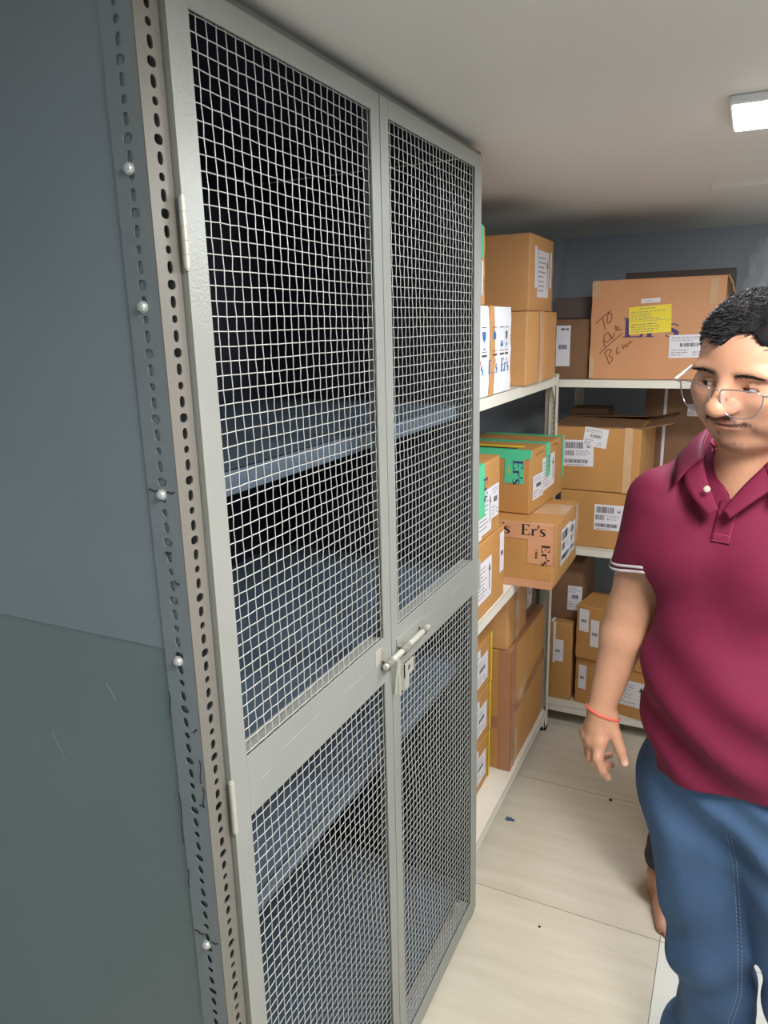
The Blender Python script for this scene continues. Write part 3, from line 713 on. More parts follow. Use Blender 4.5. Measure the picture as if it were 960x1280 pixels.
# crumpled clear plastic bag on the rack top
b = nb(); bmesh.ops.create_icosphere(b, subdivisions=5, radius=1)
for v in b.verts:
    d = v.co.normalized(); n = .12*sin(9*d.x+5*d.z)*sin(7*d.y+3)+.07*sin(23*d.x+11*d.y)*sin(19*d.z)+.05*abs(sin(31*d.y+17*d.z))
    v.co = Vector((d.x*.10, d.y*.07, max(-.98, d.z)*.25))*(1+n)
mz = min(v.co.z for v in b.verts)
o = to_obj('plastic_bag', b, Mt['plastic'], None, True); o.location = (.665, 3.36, ZBT+.0005-mz)
tag(o, 'crumpled clear plastic bag standing on the back rack beside the big carton', 'bag')

# scraps on the floor
b = nb()
P = [(-.018, -.008), (-.004, -.012), (.006, -.006), (.017, -.010), (.013, .004), (.004, .003), (.002, .011), (-.009, .006), (-.014, .010)]
f = b.faces.new([b.verts.new((x, y, .0004+.002*abs(sin(x*300)))) for x, y in P]); r = bmesh.ops.extrude_face_region(b, geom=[f]); bmesh.ops.translate(b, verts=[v for v in r['geom'] if isinstance(v, bmesh.types.BMVert)], vec=(0, 0, .0008))
bmesh.ops.recalc_face_normals(b, faces=b.faces[:])
o = to_obj('paper_scrap', b, Mt['scrap']); o.location = (-.022, 2.20, 0); tag(o, 'torn blue-grey scrap on the floor beside the left rack', 'scrap')
def crumb(x, y, s, lab):
    b = nb(); bmesh.ops.create_icosphere(b, subdivisions=2, radius=s)
    for v in b.verts: v.co *= random.uniform(.8, 1.15); v.co.z = max(v.co.z*.6, -s*.4)
    for v in b.verts: v.co.z += s*.4
    o = to_obj('crumb', b, Mt['rubber'], None, True); o.location = (x, y, 0); tag(o, lab, 'debris')
crumb(.281, 2.452, .006, 'dark crumb on the floor tile below the hanging hand')
crumb(.19, 1.86-.09, .004, 'dark speck on the floor tile beside the cabinet corner')

# ================================================================ PEOPLE (implicit surfaces meshed on a grid)
def vec(*a): return np.array(a, float)
def smin(a, b, k):
    h = np.clip(.5+.5*(b-a)/k, 0, 1); return b*(1-h)+a*h-k*h*(1-h)
class Field:
    def __init__(s, lo, hi, h):
        s.lo = vec(*lo); s.h = h; s.n = np.ceil((vec(*hi)-s.lo)/h).astype(int)+1
        s.F = np.full(s.n, .05, np.float32)
        s.ax = [(s.lo[i]+h*np.arange(s.n[i])).astype(np.float32) for i in range(3)]
    def block(s, lo, hi):
        a = np.clip(np.floor((vec(*lo)-s.lo)/s.h).astype(int), 0, s.n-1); b_ = np.clip(np.ceil((vec(*hi)-s.lo)/s.h).astype(int)+1, 1, s.n)
        if np.any(b_ <= a): return None
        sl = tuple(slice(a[i], b_[i]) for i in range(3))
        return sl, s.ax[0][sl[0]][:, None, None], s.ax[1][sl[1]][None, :, None], s.ax[2][sl[2]][None, None, :]
    def _apply(s, sl, d, k, op):
        if op == 'add': s.F[sl] = smin(s.F[sl], d, k)
        elif op == 'sub': s.F[sl] = -smin(-s.F[sl], d, k)
    def rc(s, a, b_, ra, rb, k=.02, op='add', flat=None):
        a, b_ = vec(*a), vec(*b_); m = max(ra, rb)+k+.03
        B = s.block(np.minimum(a, b_)-m, np.maximum(a, b_)+m)
        if B is None: return
        sl, X, Y, Z = B; d = b_-a; dd = max(d@d, 1e-12)
        px, py, pz = X-a[0], Y-a[1], Z-a[2]; t = np.clip((px*d[0]+py*d[1]+pz*d[2])/dd, 0, 1)
        qx, qy, qz = px-t*d[0], py-t*d[1], pz-t*d[2]
        if flat is not None:   # (axis, factor): squash across the axis
            n, f = flat; w = qx*n[0]+qy*n[1]+qz*n[2]; e = (f-1)*w; qx, qy, qz = qx+e*n[0], qy+e*n[1], qz+e*n[2]
        s._apply(sl, np.sqrt(qx*qx+qy*qy+qz*qz)-(ra+(rb-ra)*t), k, op)
    def el(s, c, r, R=None, k=.02, op='add'):
        c = vec(*c); m = max(r)+k+.03; B = s.block(c-m, c+m)
        if B is None: return
        sl, X, Y, Z = B; px, py, pz = X-c[0], Y-c[1], Z-c[2]
        if R is not None: px, py, pz = [px*R[i][0]+py*R[i][1]+pz*R[i][2] for i in range(3)]
        a, b_, c_ = px/r[0], py/r[1], pz/r[2]; k0 = np.sqrt(a*a+b_*b_+c_*c_); k1 = np.sqrt((a/r[0])**2+(b_/r[1])**2+(c_/r[2])**2)+1e-9
        s._apply(sl, k0*(k0-1)/k1, k, op)
    def copy(s):
        g = Field.__new__(Field); g.lo, g.h, g.n, g.ax = s.lo, s.h, s.n, s.ax; g.F = s.F.copy(); return g
    def grid(s): return s.ax[0][:, None, None], s.ax[1][None, :, None], s.ax[2][None, None, :]
    def val(s, p):
        i = np.rint((vec(*p)-s.lo)/s.h).astype(int)
        return s.F[tuple(i)] if np.all(i >= 0) and np.all(i < s.n) else .05
    def tri(s, p):
        q = (vec(*p)-s.lo)/s.h; i = np.floor(q).astype(int); f = q-i
        if np.any(i < 0) or np.any(i >= s.n-1): return .05
        c = s.F[i[0]:i[0]+2, i[1]:i[1]+2, i[2]:i[2]+2]
        for k in range(3): c = c[0]*(1-f[k])+c[1]*f[k]
        return c
    def cast(s, p, d, maxd=.5):
        p = vec(*p); d = vec(*d)/np.linalg.norm(d); t = 0
        while t < maxd:
            if s.tri(p+d*t) < 0:
                lo, hi = t-s.h, t
                for _ in range(8):
                    m = (lo+hi)/2
                    if s.tri(p+d*m) < 0: hi = m
                    else: lo = m
                return p+d*hi
            t += s.h
        return None
    def mesh(s, name, mats, parent, smooth_it=1):
        F = s.F; F = np.pad(F, 1, constant_values=.05); lo = s.lo-s.h; h = s.h
        In = F < 0; n = np.array(F.shape)
        c = [In[i:n[0]-1+i, j:n[1]-1+j, k:n[2]-1+k] for i in (0, 1) for j in (0, 1) for k in (0, 1)]
        sm = sum(x.astype(np.int8) for x in c); act = (sm > 0) & (sm < 8)
        idx = np.argwhere(act); acc = np.zeros((len(idx), 3)); cnt = np.zeros(len(idx))
        offs = [(i, j, k) for i in (0, 1) for j in (0, 1) for k in (0, 1)]
        val = {o: F[idx[:, 0]+o[0], idx[:, 1]+o[1], idx[:, 2]+o[2]] for o in offs}
        for o in offs:
            for a in range(3):
                if o[a]: continue
                p = list(o); p[a] = 1; p = tuple(p); va, vb = val[o], val[p]; m = (va < 0) != (vb < 0)
                t = np.where(m, va/(va-vb+1e-12), 0)
                for q in range(3): acc[:, q] += np.where(m, o[q]+(t if q == a else 0), 0)
                cnt += m
        V = lo+h*(idx+acc/cnt[:, None])
        mp = np.full(act.shape, -1, np.int32); mp[tuple(idx.T)] = np.arange(len(idx))
        Q = []
        for a in range(3):
            b_, c_ = (a+1) % 3, (a+2) % 3
            s0 = [slice(None)]*3; s1 = [slice(None)]*3; s0[a] = slice(0, -1); s1[a] = slice(1, None)
            A, B = In[tuple(s0)], In[tuple(s1)]; e = np.argwhere(A != B)
            e = e[(e[:, b_] > 0) & (e[:, c_] > 0) & (e[:, b_] < n[b_]-1) & (e[:, c_] < n[c_]-1)]
            fl = A[tuple(e.T)]
            def g(db, dc):
                q = e.copy(); q[:, b_] += db; q[:, c_] += dc; return mp[tuple(q.T)]
            q = np.stack([g(-1, -1), g(0, -1), g(0, 0), g(-1, 0)], 1); q[~fl] = q[~fl][:, ::-1]; Q.append(q)
        Q = np.concatenate(Q)
        me = bpy.data.meshes.new(name); me.vertices.add(len(V)); me.vertices.foreach_set('co', V.ravel())
        me.loops.add(Q.size); me.loops.foreach_set('vertex_index', Q.ravel().astype(np.int32))
        me.polygons.add(len(Q)); me.polygons.foreach_set('loop_start', np.arange(0, Q.size, 4, dtype=np.int32))
        me.polygons.foreach_set('use_smooth', np.ones(len(Q), bool)); me.update(calc_edges=True); me.validate()
        # light smoothing of the grid facets
        nv = len(V); co = V.copy(); ed = np.empty(len(me.edges)*2, np.int32); me.edges.foreach_get('vertices', ed); ed = ed.reshape(-1, 2)
        deg = np.bincount(ed.ravel(), minlength=nv)[:, None]
        for w in [.5, -.53]*smooth_it:
            S_ = np.stack([np.bincount(ed[:, 0], co[ed[:, 1], k], nv)+np.bincount(ed[:, 1], co[ed[:, 0], k], nv) for k in range(3)], 1)
            co = co+w*(S_/np.maximum(deg, 1)-co)
        P = np.array(parent_world(parent)); co_l = co-P
        me.vertices.foreach_set('co', co_l.ravel()); me.update()
        o = link(name, me, parent, mats if isinstance(mats, (list, tuple)) else [mats]); return o, co
def parent_world(p):
    v = Vector((0, 0, 0))
    while p is not None: v = v+p.location; p = p.parent
    return v
def setcol(o, rgb):
    a = o.data.color_attributes.new('Col', 'FLOAT_COLOR', 'POINT'); c = np.ones((len(rgb), 4)); c[:, :3] = rgb; a.data.foreach_set('color', c.ravel())
def bump3(P, c, r): return np.exp(-(((P-c)/r)**2).sum(-1))
L3 = lambda c: np.array(lin(c))

class Head:
    def __init__(s, c, yaw, pitch, sc=1., roll=0.):
        """yaw: face turned from -y towards -x; pitch: looking down"""
        s.c = vec(*c); f0 = vec(-sin(yaw), -cos(yaw), 0); s.x = vec(cos(yaw), -sin(yaw), 0)
        s.y = f0*cos(pitch)+vec(0, 0, -1)*sin(pitch); s.z = np.cross(s.x, -s.y)*1.0
        if s.z[2] < 0: s.z = -s.z
        s.x, s.z = s.x*cos(roll)-s.z*sin(roll), s.z*cos(roll)+s.x*sin(roll)
        s.sc = sc; s.R = [s.x, s.y, s.z]; s.zs = .94
    def w(s, p): return s.c+s.sc*(s.x*p[0]+s.y*p[1]+s.z*p[2]*s.zs)
    def loc(s, P): q = (P-s.c)/s.sc; return np.stack([q@s.x, q@s.y, q@s.z/s.zs], -1)
    def el(s, f, c, r, k=.012, op='add'): f.el(s.w(c), tuple(v*s.sc for v in r), s.R, k, op)
    def rc(s, f, a, b_, ra, rb, k=.01, op='add'): f.rc(s.w(a), s.w(b_), ra*s.sc, rb*s.sc, k, op)
    def build(s, f):
        E, C = s.el, s.rc
        E(f, (0, -.012, .026), (.077, .097, .076)); E(f, (0, .028, .012), (.069, .066, .088), .02)
        for q in (-1, 1):
            E(f, (q*.036, .032, -.046), (.043, .050, .050), .02); E(f, (q*.045, -.002, -.068), (.036, .055, .042), .02)
            E(f, (q*.052, .045, -.022), (.020, .030, .018), .02)
        E(f, (0, .056, -.094), (.032, .032, .024), .018); E(f, (0, .022, -.094), (.060, .052, .032), .02)
        E(f, (0, .070, -.055), (.034, .026, .028), .018)
        for q in (-1, 1): E(f, (q*.030, .078, .022), (.030, .012, .010), .012)
        for q in (-1, 1): E(f, (q*.032, .098, .001), (.019, .012, .011), .022, 'sub')
        for q in (-1, 1): E(f, (q*.031, .066, -.020), (.026, .018, .018), .022)
        C(f, (0, .086, .012), (0, .112, -.022), .0085, .0125, .012); E(f, (0, .112, -.025), (.0160, .014, .0125), .006)
        for q in (-1, 1):
            E(f, (q*.0145, .100, -.028), (.0095, .012, .0080), .009); E(f, (q*.008, .108, -.0375), (.0042, .006, .004), .003, 'sub')
            # eyelids over the eyeball, with the slit between them
            E(f, (q*.032, .074, .001), (.0145, .0145, .0135), .004); E(f, (q*.032, .088, -.0015), (.0125, .010, .0036), .002, 'sub')
            E(f, (q*.032, .074, .001), (.0118, .0118, .0118), .001, 'sub')
            # ears
            E(f, (q*.079, -.008, -.006), (.007, .018, .031), .006); E(f, (q*.083, -.004, -.002), (.004, .009, .016), .004, 'sub')
        E(f, (0, .092, -.0545), (.025, .0095, .0050), .004); E(f, (0, .090, -.0640), (.021, .0095, .0060), .004)
        E(f, (0, .101, -.0588), (.026, .008, .0014), .002, 'sub')
        E(f, (0, .098, -.074), (.018, .006, .004), .006, 'sub')
    def colors(s, P, base):
        q = s.loc(P); r = np.tile(L3(base), (len(P), 1))
        def mixc(mask, c, a): 
            nonlocal r
            m = np.clip(mask*a, 0, 1)[:, None]; r = r*(1-m)+L3(c)*m
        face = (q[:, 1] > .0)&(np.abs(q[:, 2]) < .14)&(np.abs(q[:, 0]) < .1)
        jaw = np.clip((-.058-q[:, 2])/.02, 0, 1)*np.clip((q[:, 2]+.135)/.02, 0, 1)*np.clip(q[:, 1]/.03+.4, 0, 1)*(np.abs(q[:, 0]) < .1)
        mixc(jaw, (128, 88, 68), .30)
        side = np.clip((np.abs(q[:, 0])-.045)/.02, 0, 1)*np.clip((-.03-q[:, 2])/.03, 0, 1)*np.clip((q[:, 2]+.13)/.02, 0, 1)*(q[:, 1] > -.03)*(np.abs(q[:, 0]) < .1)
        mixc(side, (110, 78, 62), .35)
        for sg in (-1, 1):
            m = np.exp(-((q[:, 2]+.0465+.35*np.abs(q[:, 0]))/.0042)**2)*(np.abs(q[:, 0]) < .036)*(q[:, 1] > .06)
        mixc(m, (48, 34, 30), .75)
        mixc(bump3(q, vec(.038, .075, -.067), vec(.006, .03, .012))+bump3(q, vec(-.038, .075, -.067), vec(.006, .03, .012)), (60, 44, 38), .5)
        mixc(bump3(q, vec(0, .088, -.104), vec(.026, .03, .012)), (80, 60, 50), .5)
        mixc(bump3(q, vec(0, .098, -.0555), vec(.020, .02, .0045)), (150, 86, 78), .6); mixc(bump3(q, vec(0, .096, -.0645), vec(.017, .02, .005)), (190, 116, 106), .6)
        mixc(np.exp(-((q[:, 2]+.0588)/.0012)**2)*(np.abs(q[:, 0]) < .024)*(q[:, 1] > .07), (70, 36, 34), .7)
        for sg in (-1, 1):
            ax = np.abs(q[:, 0]*sg-.034)
            mixc(np.exp(-((q[:, 2]-.0235+.9*np.clip(q[:, 0]*sg-.038, 0, 1)+.0*ax)/.0042)**2)*np.clip((.026-ax)/.008, 0, 1)*(q[:, 1] > .05)*(q[:, 0]*sg > 0), (60, 42, 36), .6)
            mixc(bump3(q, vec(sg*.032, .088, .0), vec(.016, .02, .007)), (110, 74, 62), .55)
        return r
    def eyes(s, parent, look):
        lw = vec(*look); lw = lw/np.linalg.norm(lw)
        for q in (-1, 1):
            c = Vector(s.w((q*.032, .0745, .001))); b = nb(); bmesh.ops.create_uvsphere(b, u_segments=24, v_segments=16, radius=.0117*s.sc)
            R = Vector((0, 0, 1)).rotation_difference(Vector(lw)).to_matrix()
            for f in b.faces:
                if f.calc_center_median().z > .0117*s.sc*.86: f.material_index = 1
            for v in b.verts: v.co = R @ v.co
            for v in b.verts: v.co += c
            o = to_obj('eye', b, [Mt['eye'], Mt['iris']], parent, True, world=True)
    def hair(s, parent, mtl, n=5200, seed=3, length=.028):
        """scalp cap + many small curled locks"""
        r = np.random.default_rng(seed)
        f = Field(s.c-vec(.15, .15, .10), s.c+vec(.15, .15, .18), .0032)
        s.el(f, (0, -.014, .030), (.080, .103, .078), .001); s.el(f, (0, -.045, .0), (.080, .070, .085), .02)
        s.el(f, (0, .030, .070), (.060, .052, .030), .02)
        X, Y, Z = f.grid(); q = [(X-s.c[0])*a[0]+(Y-s.c[1])*a[1]+(Z-s.c[2])*a[2] for a in s.R]; q = [v/s.sc for v in q]; q[2] = q[2]/s.zs
        f.F += (.0022*np.sin(q[0]*210+q[1]*90)*np.sin(q[1]*190+q[2]*60)+.0016*np.sin(q[2]*260+q[0]*130)).astype(np.float32)
        # hair line: nothing in front of / below it
        line = np.maximum(s.hline(q[0], q[1])-q[2], -1)*.75
        f.F = np.maximum(f.F, line.astype(np.float32))
        o, co = f.mesh('hair_cap', Mt['haircap'], parent); 
        V = []; Fc = []; cnt = 0; K = 6
        while cnt < n:
            d = r.normal(size=3); d /= np.linalg.norm(d)
            p = vec(0, -.014, .029)+d*vec(.079, .102, .077)
            if p[2] < s.hline(p[0], p[1])+.004: continue
            top = np.clip((p[2]-.03)/.06, 0, 1); front = np.clip(p[1]/.08, 0, 1)
            ln = (.007+(length-.007)*top)*r.uniform(.6, 1.15)*(1+.35*front*top)
            g = d*vec(1, .9, 1.1); g /= np.linalg.norm(g)
            comb = vec(-.35, .55, -.05)*(.5+.7*front*top)+vec(0, -.2, -.5)*(1-top)
            t1 = np.cross(g, vec(.3, .2, 1)); t1 /= np.linalg.norm(t1); t2 = np.cross(g, t1); ph = r.uniform(0, 6.28); fr = r.uniform(2.2, 4.4)*(.4+.6*top); am = .0038*top+.0008
            w = .0011*r.uniform(.7, 1.4); pts = []
            for k in range(K):
                u = k/(K-1); P = p+g*ln*(u*.55)*(1-.35*u)+comb*ln*u*u*.85+t1*am*(cos(ph+fr*u*1.6)-cos(ph))+t2*am*(sin(ph+fr*u*1.6)-sin(ph)); pts.append(s.w(P))
            pts = np.array(pts); base = len(V)
            for k in range(K):
                T = pts[min(k+1, K-1)]-pts[max(k-1, 0)]; T /= np.linalg.norm(T)+1e-9; A = np.cross(T, vec(.2, .5, .8)); A /= np.linalg.norm(A)+1e-9; B = np.cross(T, A); ww = w*(1-.75*(k/(K-1))**2)
                for a in (0, 2.094, 4.189): V.append(pts[k]+(A*cos(a)+B*sin(a))*ww)
            for k in range(K-1):
                for a in range(3): Fc.append((base+3*k+a, base+3*k+(a+1) % 3, base+3*k+3+(a+1) % 3, base+3*k+3+a))
            cnt += 1
        me = bpy.data.meshes.new('hair'); P0 = np.array(parent_world(parent)); me.from_pydata([tuple(v-P0) for v in V], [], Fc); me.update()
        me.polygons.foreach_set('use_smooth', [True]*len(me.polygons))
        h = link('hair', me, parent, [mtl]); h['kind'] = 'stuff'; return h
    def hline(s, x, y):
        """lowest local height of the hair for a point of the head"""
        ax = np.abs(x)
        front = .072-.25*np.clip(ax-.03, 0, 1)+.012*np.sin(x*90)       # over the forehead
        sideb = np.where(y > .028, .030, np.where(y > .008, -.024, np.where(y > -.035, .022, -.055)))
        t = np.clip((y-.035)/.03, 0, 1)
        return sideb*(1-t)+front*t

def finger(f, P, R, k0=.010):
    for i in range(len(P)-1):
        f.rc(P[i], P[i+1], R[i], R[i+1], k0 if i == 0 else .003)
def foot(f, an, d, side, sc=1.):
    """bare foot: ankle point, pointing direction (xy), side +1 if the big toe lies to the left of the direction"""
    d = vec(d[0], d[1], 0); d /= np.linalg.norm(d); l = vec(-d[1], d[0], 0)*side; g = vec(an[0], an[1], 0)
    W = lambda a, b_, z: g+d*a*sc+l*b_*sc+vec(0, 0, z*sc)
    f.rc(W(0, 0, .10), W(-.035, 0, .030), .033*sc, .028*sc, .02); f.rc(W(0, 0, .09), W(.075, .006, .052), .034*sc, .029*sc, .03)
    f.rc(W(.07, .012, .045), W(.145, .022, .020), .028*sc, .019*sc, .02); f.rc(W(.06, -.008, .035), W(.130, -.026, .017), .026*sc, .016*sc, .02); f.rc(W(-.03, -.005, .025), W(.12, -.012, .015), .025*sc, .015*sc, .02)
    for i, (b0, ln, r) in enumerate(((.027, .050, .0125), (.010, .046, .0092), (-.005, .040, .0086), (-.019, .032, .0082), (-.031, .024, .0080))):
        a0 = .150-.008*i; f.rc(W(a0-.012, b0, .017), W(a0+ln*.55, b0*1.05, .015), r*1.05*sc, r*.95*sc, .006); f.rc(W(a0+ln*.55, b0*1.05, .015), W(a0+ln*.95, b0*1.05, .009), r*.95*sc, r*.85*sc, .002)

SK = (216, 160, 130)
# ---------------------------------------------------------------- the man in the maroon polo shirt
TH = radians(-18); TL = vec(cos(TH), sin(TH), 0); TF = vec(sin(TH), -cos(TH), 0); TZ = vec(0, 0, 1)   # his left, his front
NC = vec(.61, 1.365, 0)
def T(a, b_, z): return NC+TL*a+TF*b_+TZ*z
RR = [TL, TF, TZ]
man = thing('person', 'man in a maroon polo shirt and blue jeans, wearing glasses and looking down', 'person', (.64, 1.40, 0))
HD = Head((.611, 1.276, 1.632), radians(31), radians(18), 1.04, radians(7))
sh_R, el_R, wr_R = vec(.468, 1.350, 1.392), vec(.432, 1.385, 1.165), vec(.393, 1.342, .972)
sh_L, el_L, wr_L = vec(.792, 1.240, 1.405), vec(.845, 1.245, 1.13), vec(.850, 1.180, .90)
f = Field((.30, 1.02, -.006), (1.00, 1.62, 1.78), .0026)
# torso
f.el(T(0, -.01, 1.27), (.150, .100, .18), RR, .03); f.el(T(.018, .02, 1.07), (.144, .116, .16), RR, .04); f.el(T(.032, -.015, .90), (.138, .110, .12), RR, .04)
f.rc(T(-.112, -.02, 1.39), T(.112, -.02, 1.39), .050, .050, .04); f.rc(T(-.06, -.005, 1.43), T(.06, -.005, 1.43), .045, .045, .04)
# neck
f.rc(T(0, -.015, 1.42), HD.w((0, -.015, -.075)), .062, .058, .03); f.rc(T(0, .030, 1.41), HD.w((0, .010, -.10)), .042, .038, .03)
HD.build(f)
# arms
def arm(sh, el, wr):
    f.rc(sh, el, .052, .041, .03); f.rc(el, el+(wr-el)*.28, .041, .041, .02); f.rc(el+(wr-el)*.28, wr, .041, .0265, .015)
arm(sh_R, el_R, wr_R); arm(sh_L, el_L, wr_L)
D = lambda px, py, d: CAM+d*(FWD+(px-480)/913.89*RT-(py-640)/913.89*UP)
# right hand, back of the hand towards the viewer, relaxed and slightly curled (joints in metres, given in the viewer's axes)
HJ = {'wrist': (752, 888, 1.43), 'i': [(749, 927, 1.42), (747, 948, 1.408), (752.5, 962, 1.412), (759.5, 971.5, 1.425)],
      'm': [(740, 926, 1.432), (739.5, 948, 1.438), (751, 958, 1.462), (764, 956, 1.470)],
      'r': [(735, 921, 1.450), (736.5, 942, 1.468), (748, 948, 1.490), (762, 943, 1.495)],
      'p': [(733, 914, 1.467), (735, 930, 1.490), (743, 937, 1.512), (752, 934, 1.520)],
      't': [(760, 897, 1.425), (768, 917, 1.412), (776, 938, 1.405), (780.5, 953, 1.405)]}
P_ = {k: ([D(*q) for q in v] if isinstance(v, list) else D(*v)) for k, v in HJ.items()}
for k in 'imrp': f.rc(P_['wrist'], P_[k][0], .0195, .0125, .012)
f.rc(P_['wrist'], P_['t'][0], .020, .016, .012); f.rc(P_['t'][0], P_['i'][0], .014, .010, .012)
finger(f, P_['i'], (.0118, .0102, .0090, .0074)); finger(f, P_['m'], (.0115, .0100, .0088, .0074)); finger(f, P_['r'], (.0112, .0096, .0086, .0072)); finger(f, P_['p'], (.0105, .0088, .0076, .0066))
finger(f, P_['t'], (.0150, .0120, .0104, .0084), .014)
for k in 'imrp': f.el(P_[k][0]-FWD*.003, (.0115,)*3, None, .008)
# left hand (outside the frame): simple relaxed hand with the same build
w = wr_L; dn = vec(.0, -.05, -1); dn /= np.linalg.norm(dn); ac = TF
for j, a in enumerate((.030, .010, -.010, -.028)):
    mc = w+dn*(.088-.004*abs(j-1))+ac*a; f.rc(w, mc, .019, .012, .012)
    L_ = (.040, .044, .040, .032)[j]; b1 = mc+(dn*.95-TL*.25)*L_; b2 = b1+(dn*.8-TL*.6)*L_*.62; b3 = b2+(dn*.55-TL*.8)*L_*.5
    finger(f, [mc, b1, b2, b3], (.0115, .0098, .0088, .0074))
tq = w+dn*.03+ac*.03; finger(f, [tq, tq+dn*.035+ac*.02, tq+dn*.065+ac*.022-TL*.012, tq+dn*.088+ac*.016-TL*.02], (.015, .0120, .0104, .0084), .014)
# legs and feet
hipR, knR, anR = T(-.066, -.01, .84), vec(.628, 1.405, .46), vec(.655, 1.47, .09)
hipL, knL, anL = T(.115, -.01, .84), vec(.812, 1.355, .46), vec(.835, 1.42, .09)
for h_, k_, a_ in ((hipR, knR, anR), (hipL, knL, anL)):
    f.rc(h_, k_, .080, .054, .03); f.rc(k_, k_+(a_-k_)*.35+vec(0, .015, 0), .052, .052, .02); f.rc(k_+(a_-k_)*.35+vec(0, .015, 0), a_, .050, .033, .02)
foot(f, anR, (-.25, -.97), 1); foot(f, anL, (.15, -.99), -1)
X, Y, Z = f.grid(); f.F = np.maximum(f.F, (-Z+.0006).astype(np.float32)); BODY = f
body, co = f.mesh('body', Mt['skin'], man)
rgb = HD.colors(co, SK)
arms = (np.abs(co[:, 2]-1.0) < .35)[:, None]; rgb = np.where(arms, L3((204, 152, 122)), rgb)
def blob(c, r, colr, a):
    global rgb
    m = np.clip(np.exp(-((co-c)**2).sum(1)/(r*r))*a, 0, 1)[:, None]; rgb = rgb*(1-m)+L3(colr)*m
for k in 'imrp': blob(P_[k][1], .008, (176, 122, 96), .4)
blob(P_['t'][3]-FWD*.006, .0065, (236, 188, 176), 1.4); blob(P_['m'][3], .010, (196, 118, 104), .9); blob(P_['r'][3], .012, (150, 92, 82), .9)
blob(HD.w((-.012, .088, -.080)), .0022, (60, 30, 26), 2)
setcol(body, rgb)
HD.eyes(man, HD.y*1.0+HD.z*-.12-HD.x*.55)
hair = HD.hair(man, Mt['hair'], 15000)
# moustache and brows as short hairs
def shorthair(fn, n, name, w=.0004):
    b = nb(); r = random.Random(5)
    for _ in range(n):
        p, d = fn(r)
        hit = BODY.cast(HD.w(vec(*p)+vec(0, .05, 0)), -HD.y, .09)
        if hit is None: continue
        q = hit+(HD.x*d[0]+HD.y*d[1]+HD.z*d[2])
        tube(b, [Vector(hit), Vector((hit+q)/2+HD.y*.0008), Vector(q)], [w, w, w*.4], 3)
    return to_obj(name, b, Mt['hair'], man, world=True)
def br(sg):
    def g(r):
        u = r.random(); x = .014+.036*u; return (sg*x, .08, .0205+.006*sin(u*2.4)-.006*u+r.uniform(-.0028, .0028)*(1-.5*u)), (sg*.0065, .0015, r.uniform(-.001, .002))
    return g
for sg in (-1, 1): shorthair(br(sg), 130, 'eyebrow')['kind'] = 'stuff'
def mo(r):
    x = r.uniform(-.031, .031); return (x, .09, -.0455-.32*abs(x)+r.uniform(-.0045, .003)), ((1 if x > 0 else -1)*.0022, .0016, -.0035)
shorthair(mo, 170, 'moustache', .00022)['kind'] = 'stuff'
def be(r):
    x = r.uniform(-.024, .024); return (x, .08, -.100+r.uniform(-.010, .010)), (0, .0016, -.003)
shorthair(be, 45, 'chin_beard', .00022)['kind'] = 'stuff'

# glasses
gl = thing('glasses', 'thin metal rimmed glasses with pale temples on the face of the man', 'glasses', tuple(HD.w((0, .10, 0))))
def lensloop(sg, k=1.):
    pts = [(-.026, .012), (-.014, .0165), (.010, .0165), (.026, .012), (.0275, -.002), (.020, -.021), (.006, -.0275), (-.012, -.026), (-.024, -.014)]
    # rounded by Catmull-Rom
    out = []; n = len(pts)
    for i in range(n):
        p0, p1, p2, p3 = [np.array(pts[(i+j-1) % n]) for j in range(4)]
        for u in np.linspace(0, 1, 6, endpoint=False):
            out.append(.5*((2*p1)+(-p0+p2)*u+(2*p0-5*p1+4*p2-p3)*u*u+(-p0+3*p1-3*p2+p3)*u**3))
    cx = sg*.0345
    return [HD.w((cx+sg*q[0]*k, .117-.0010*(abs(cx+sg*q[0])/.03)**2*3, -.006+q[1]*k)) for q in out]
for sg in (-1, 1):
    b = nb(); tube(b, lensloop(sg), .00105, 8, closed=True); to_obj('rim', b, Mt['steel'], gl, True, world=True)
    b = nb(); P = [b.verts.new(p) for p in lensloop(sg, .985)]; b.faces.new(P); to_obj('lens', b, Mt['lens'], gl, world=True)
    b = nb(); E0 = HD.w((sg*.0615, .105, .004)); E1 = HD.w((sg*.0745, .100, .004)); tube(b, [E0, (E0+E1)/2+HD.y*.001, E1], .0011, 8); to_obj('hinge', b, Mt['steel'], gl, True, world=True)
    b = nb(); tube(b, [HD.w((sg*.0745, .100, .004)), HD.w((sg*.081, .05, .004)), HD.w((sg*.085, .002, .006)), HD.w((sg*.084, -.018, -.004)), HD.w((sg*.081, -.03, -.022))], [.0022, .0024, .0020, .0016, .0014] if sg < 0 else [.0013]*5, 8)
    to_obj('temple', b, Mt['whiteplastic'] if sg < 0 else Mt['steel'], gl, True, world=True)
    b = nb(); bmesh.ops.create_uvsphere(b, u_segments=10, v_segments=8, radius=.0032)
    for v in b.verts: v.co = Vector(HD.w((sg*.0125, .107, -.010)))+Vector(HD.x*v.co.x*.45+HD.y*v.co.y*.5+HD.z*v.co.z*1.3)
    to_obj('nose_pad', b, Mt['lens'], gl, True, world=True)
b = nb(); tube(b, [HD.w((-.0085, .1165, .006)), HD.w((-.004, .1185, .0085)), HD.w((.004, .1185, .0085)), HD.w((.0085, .1165, .006))], .0009, 8); to_obj('bridge', b, Mt['steel'], gl, True, world=True)

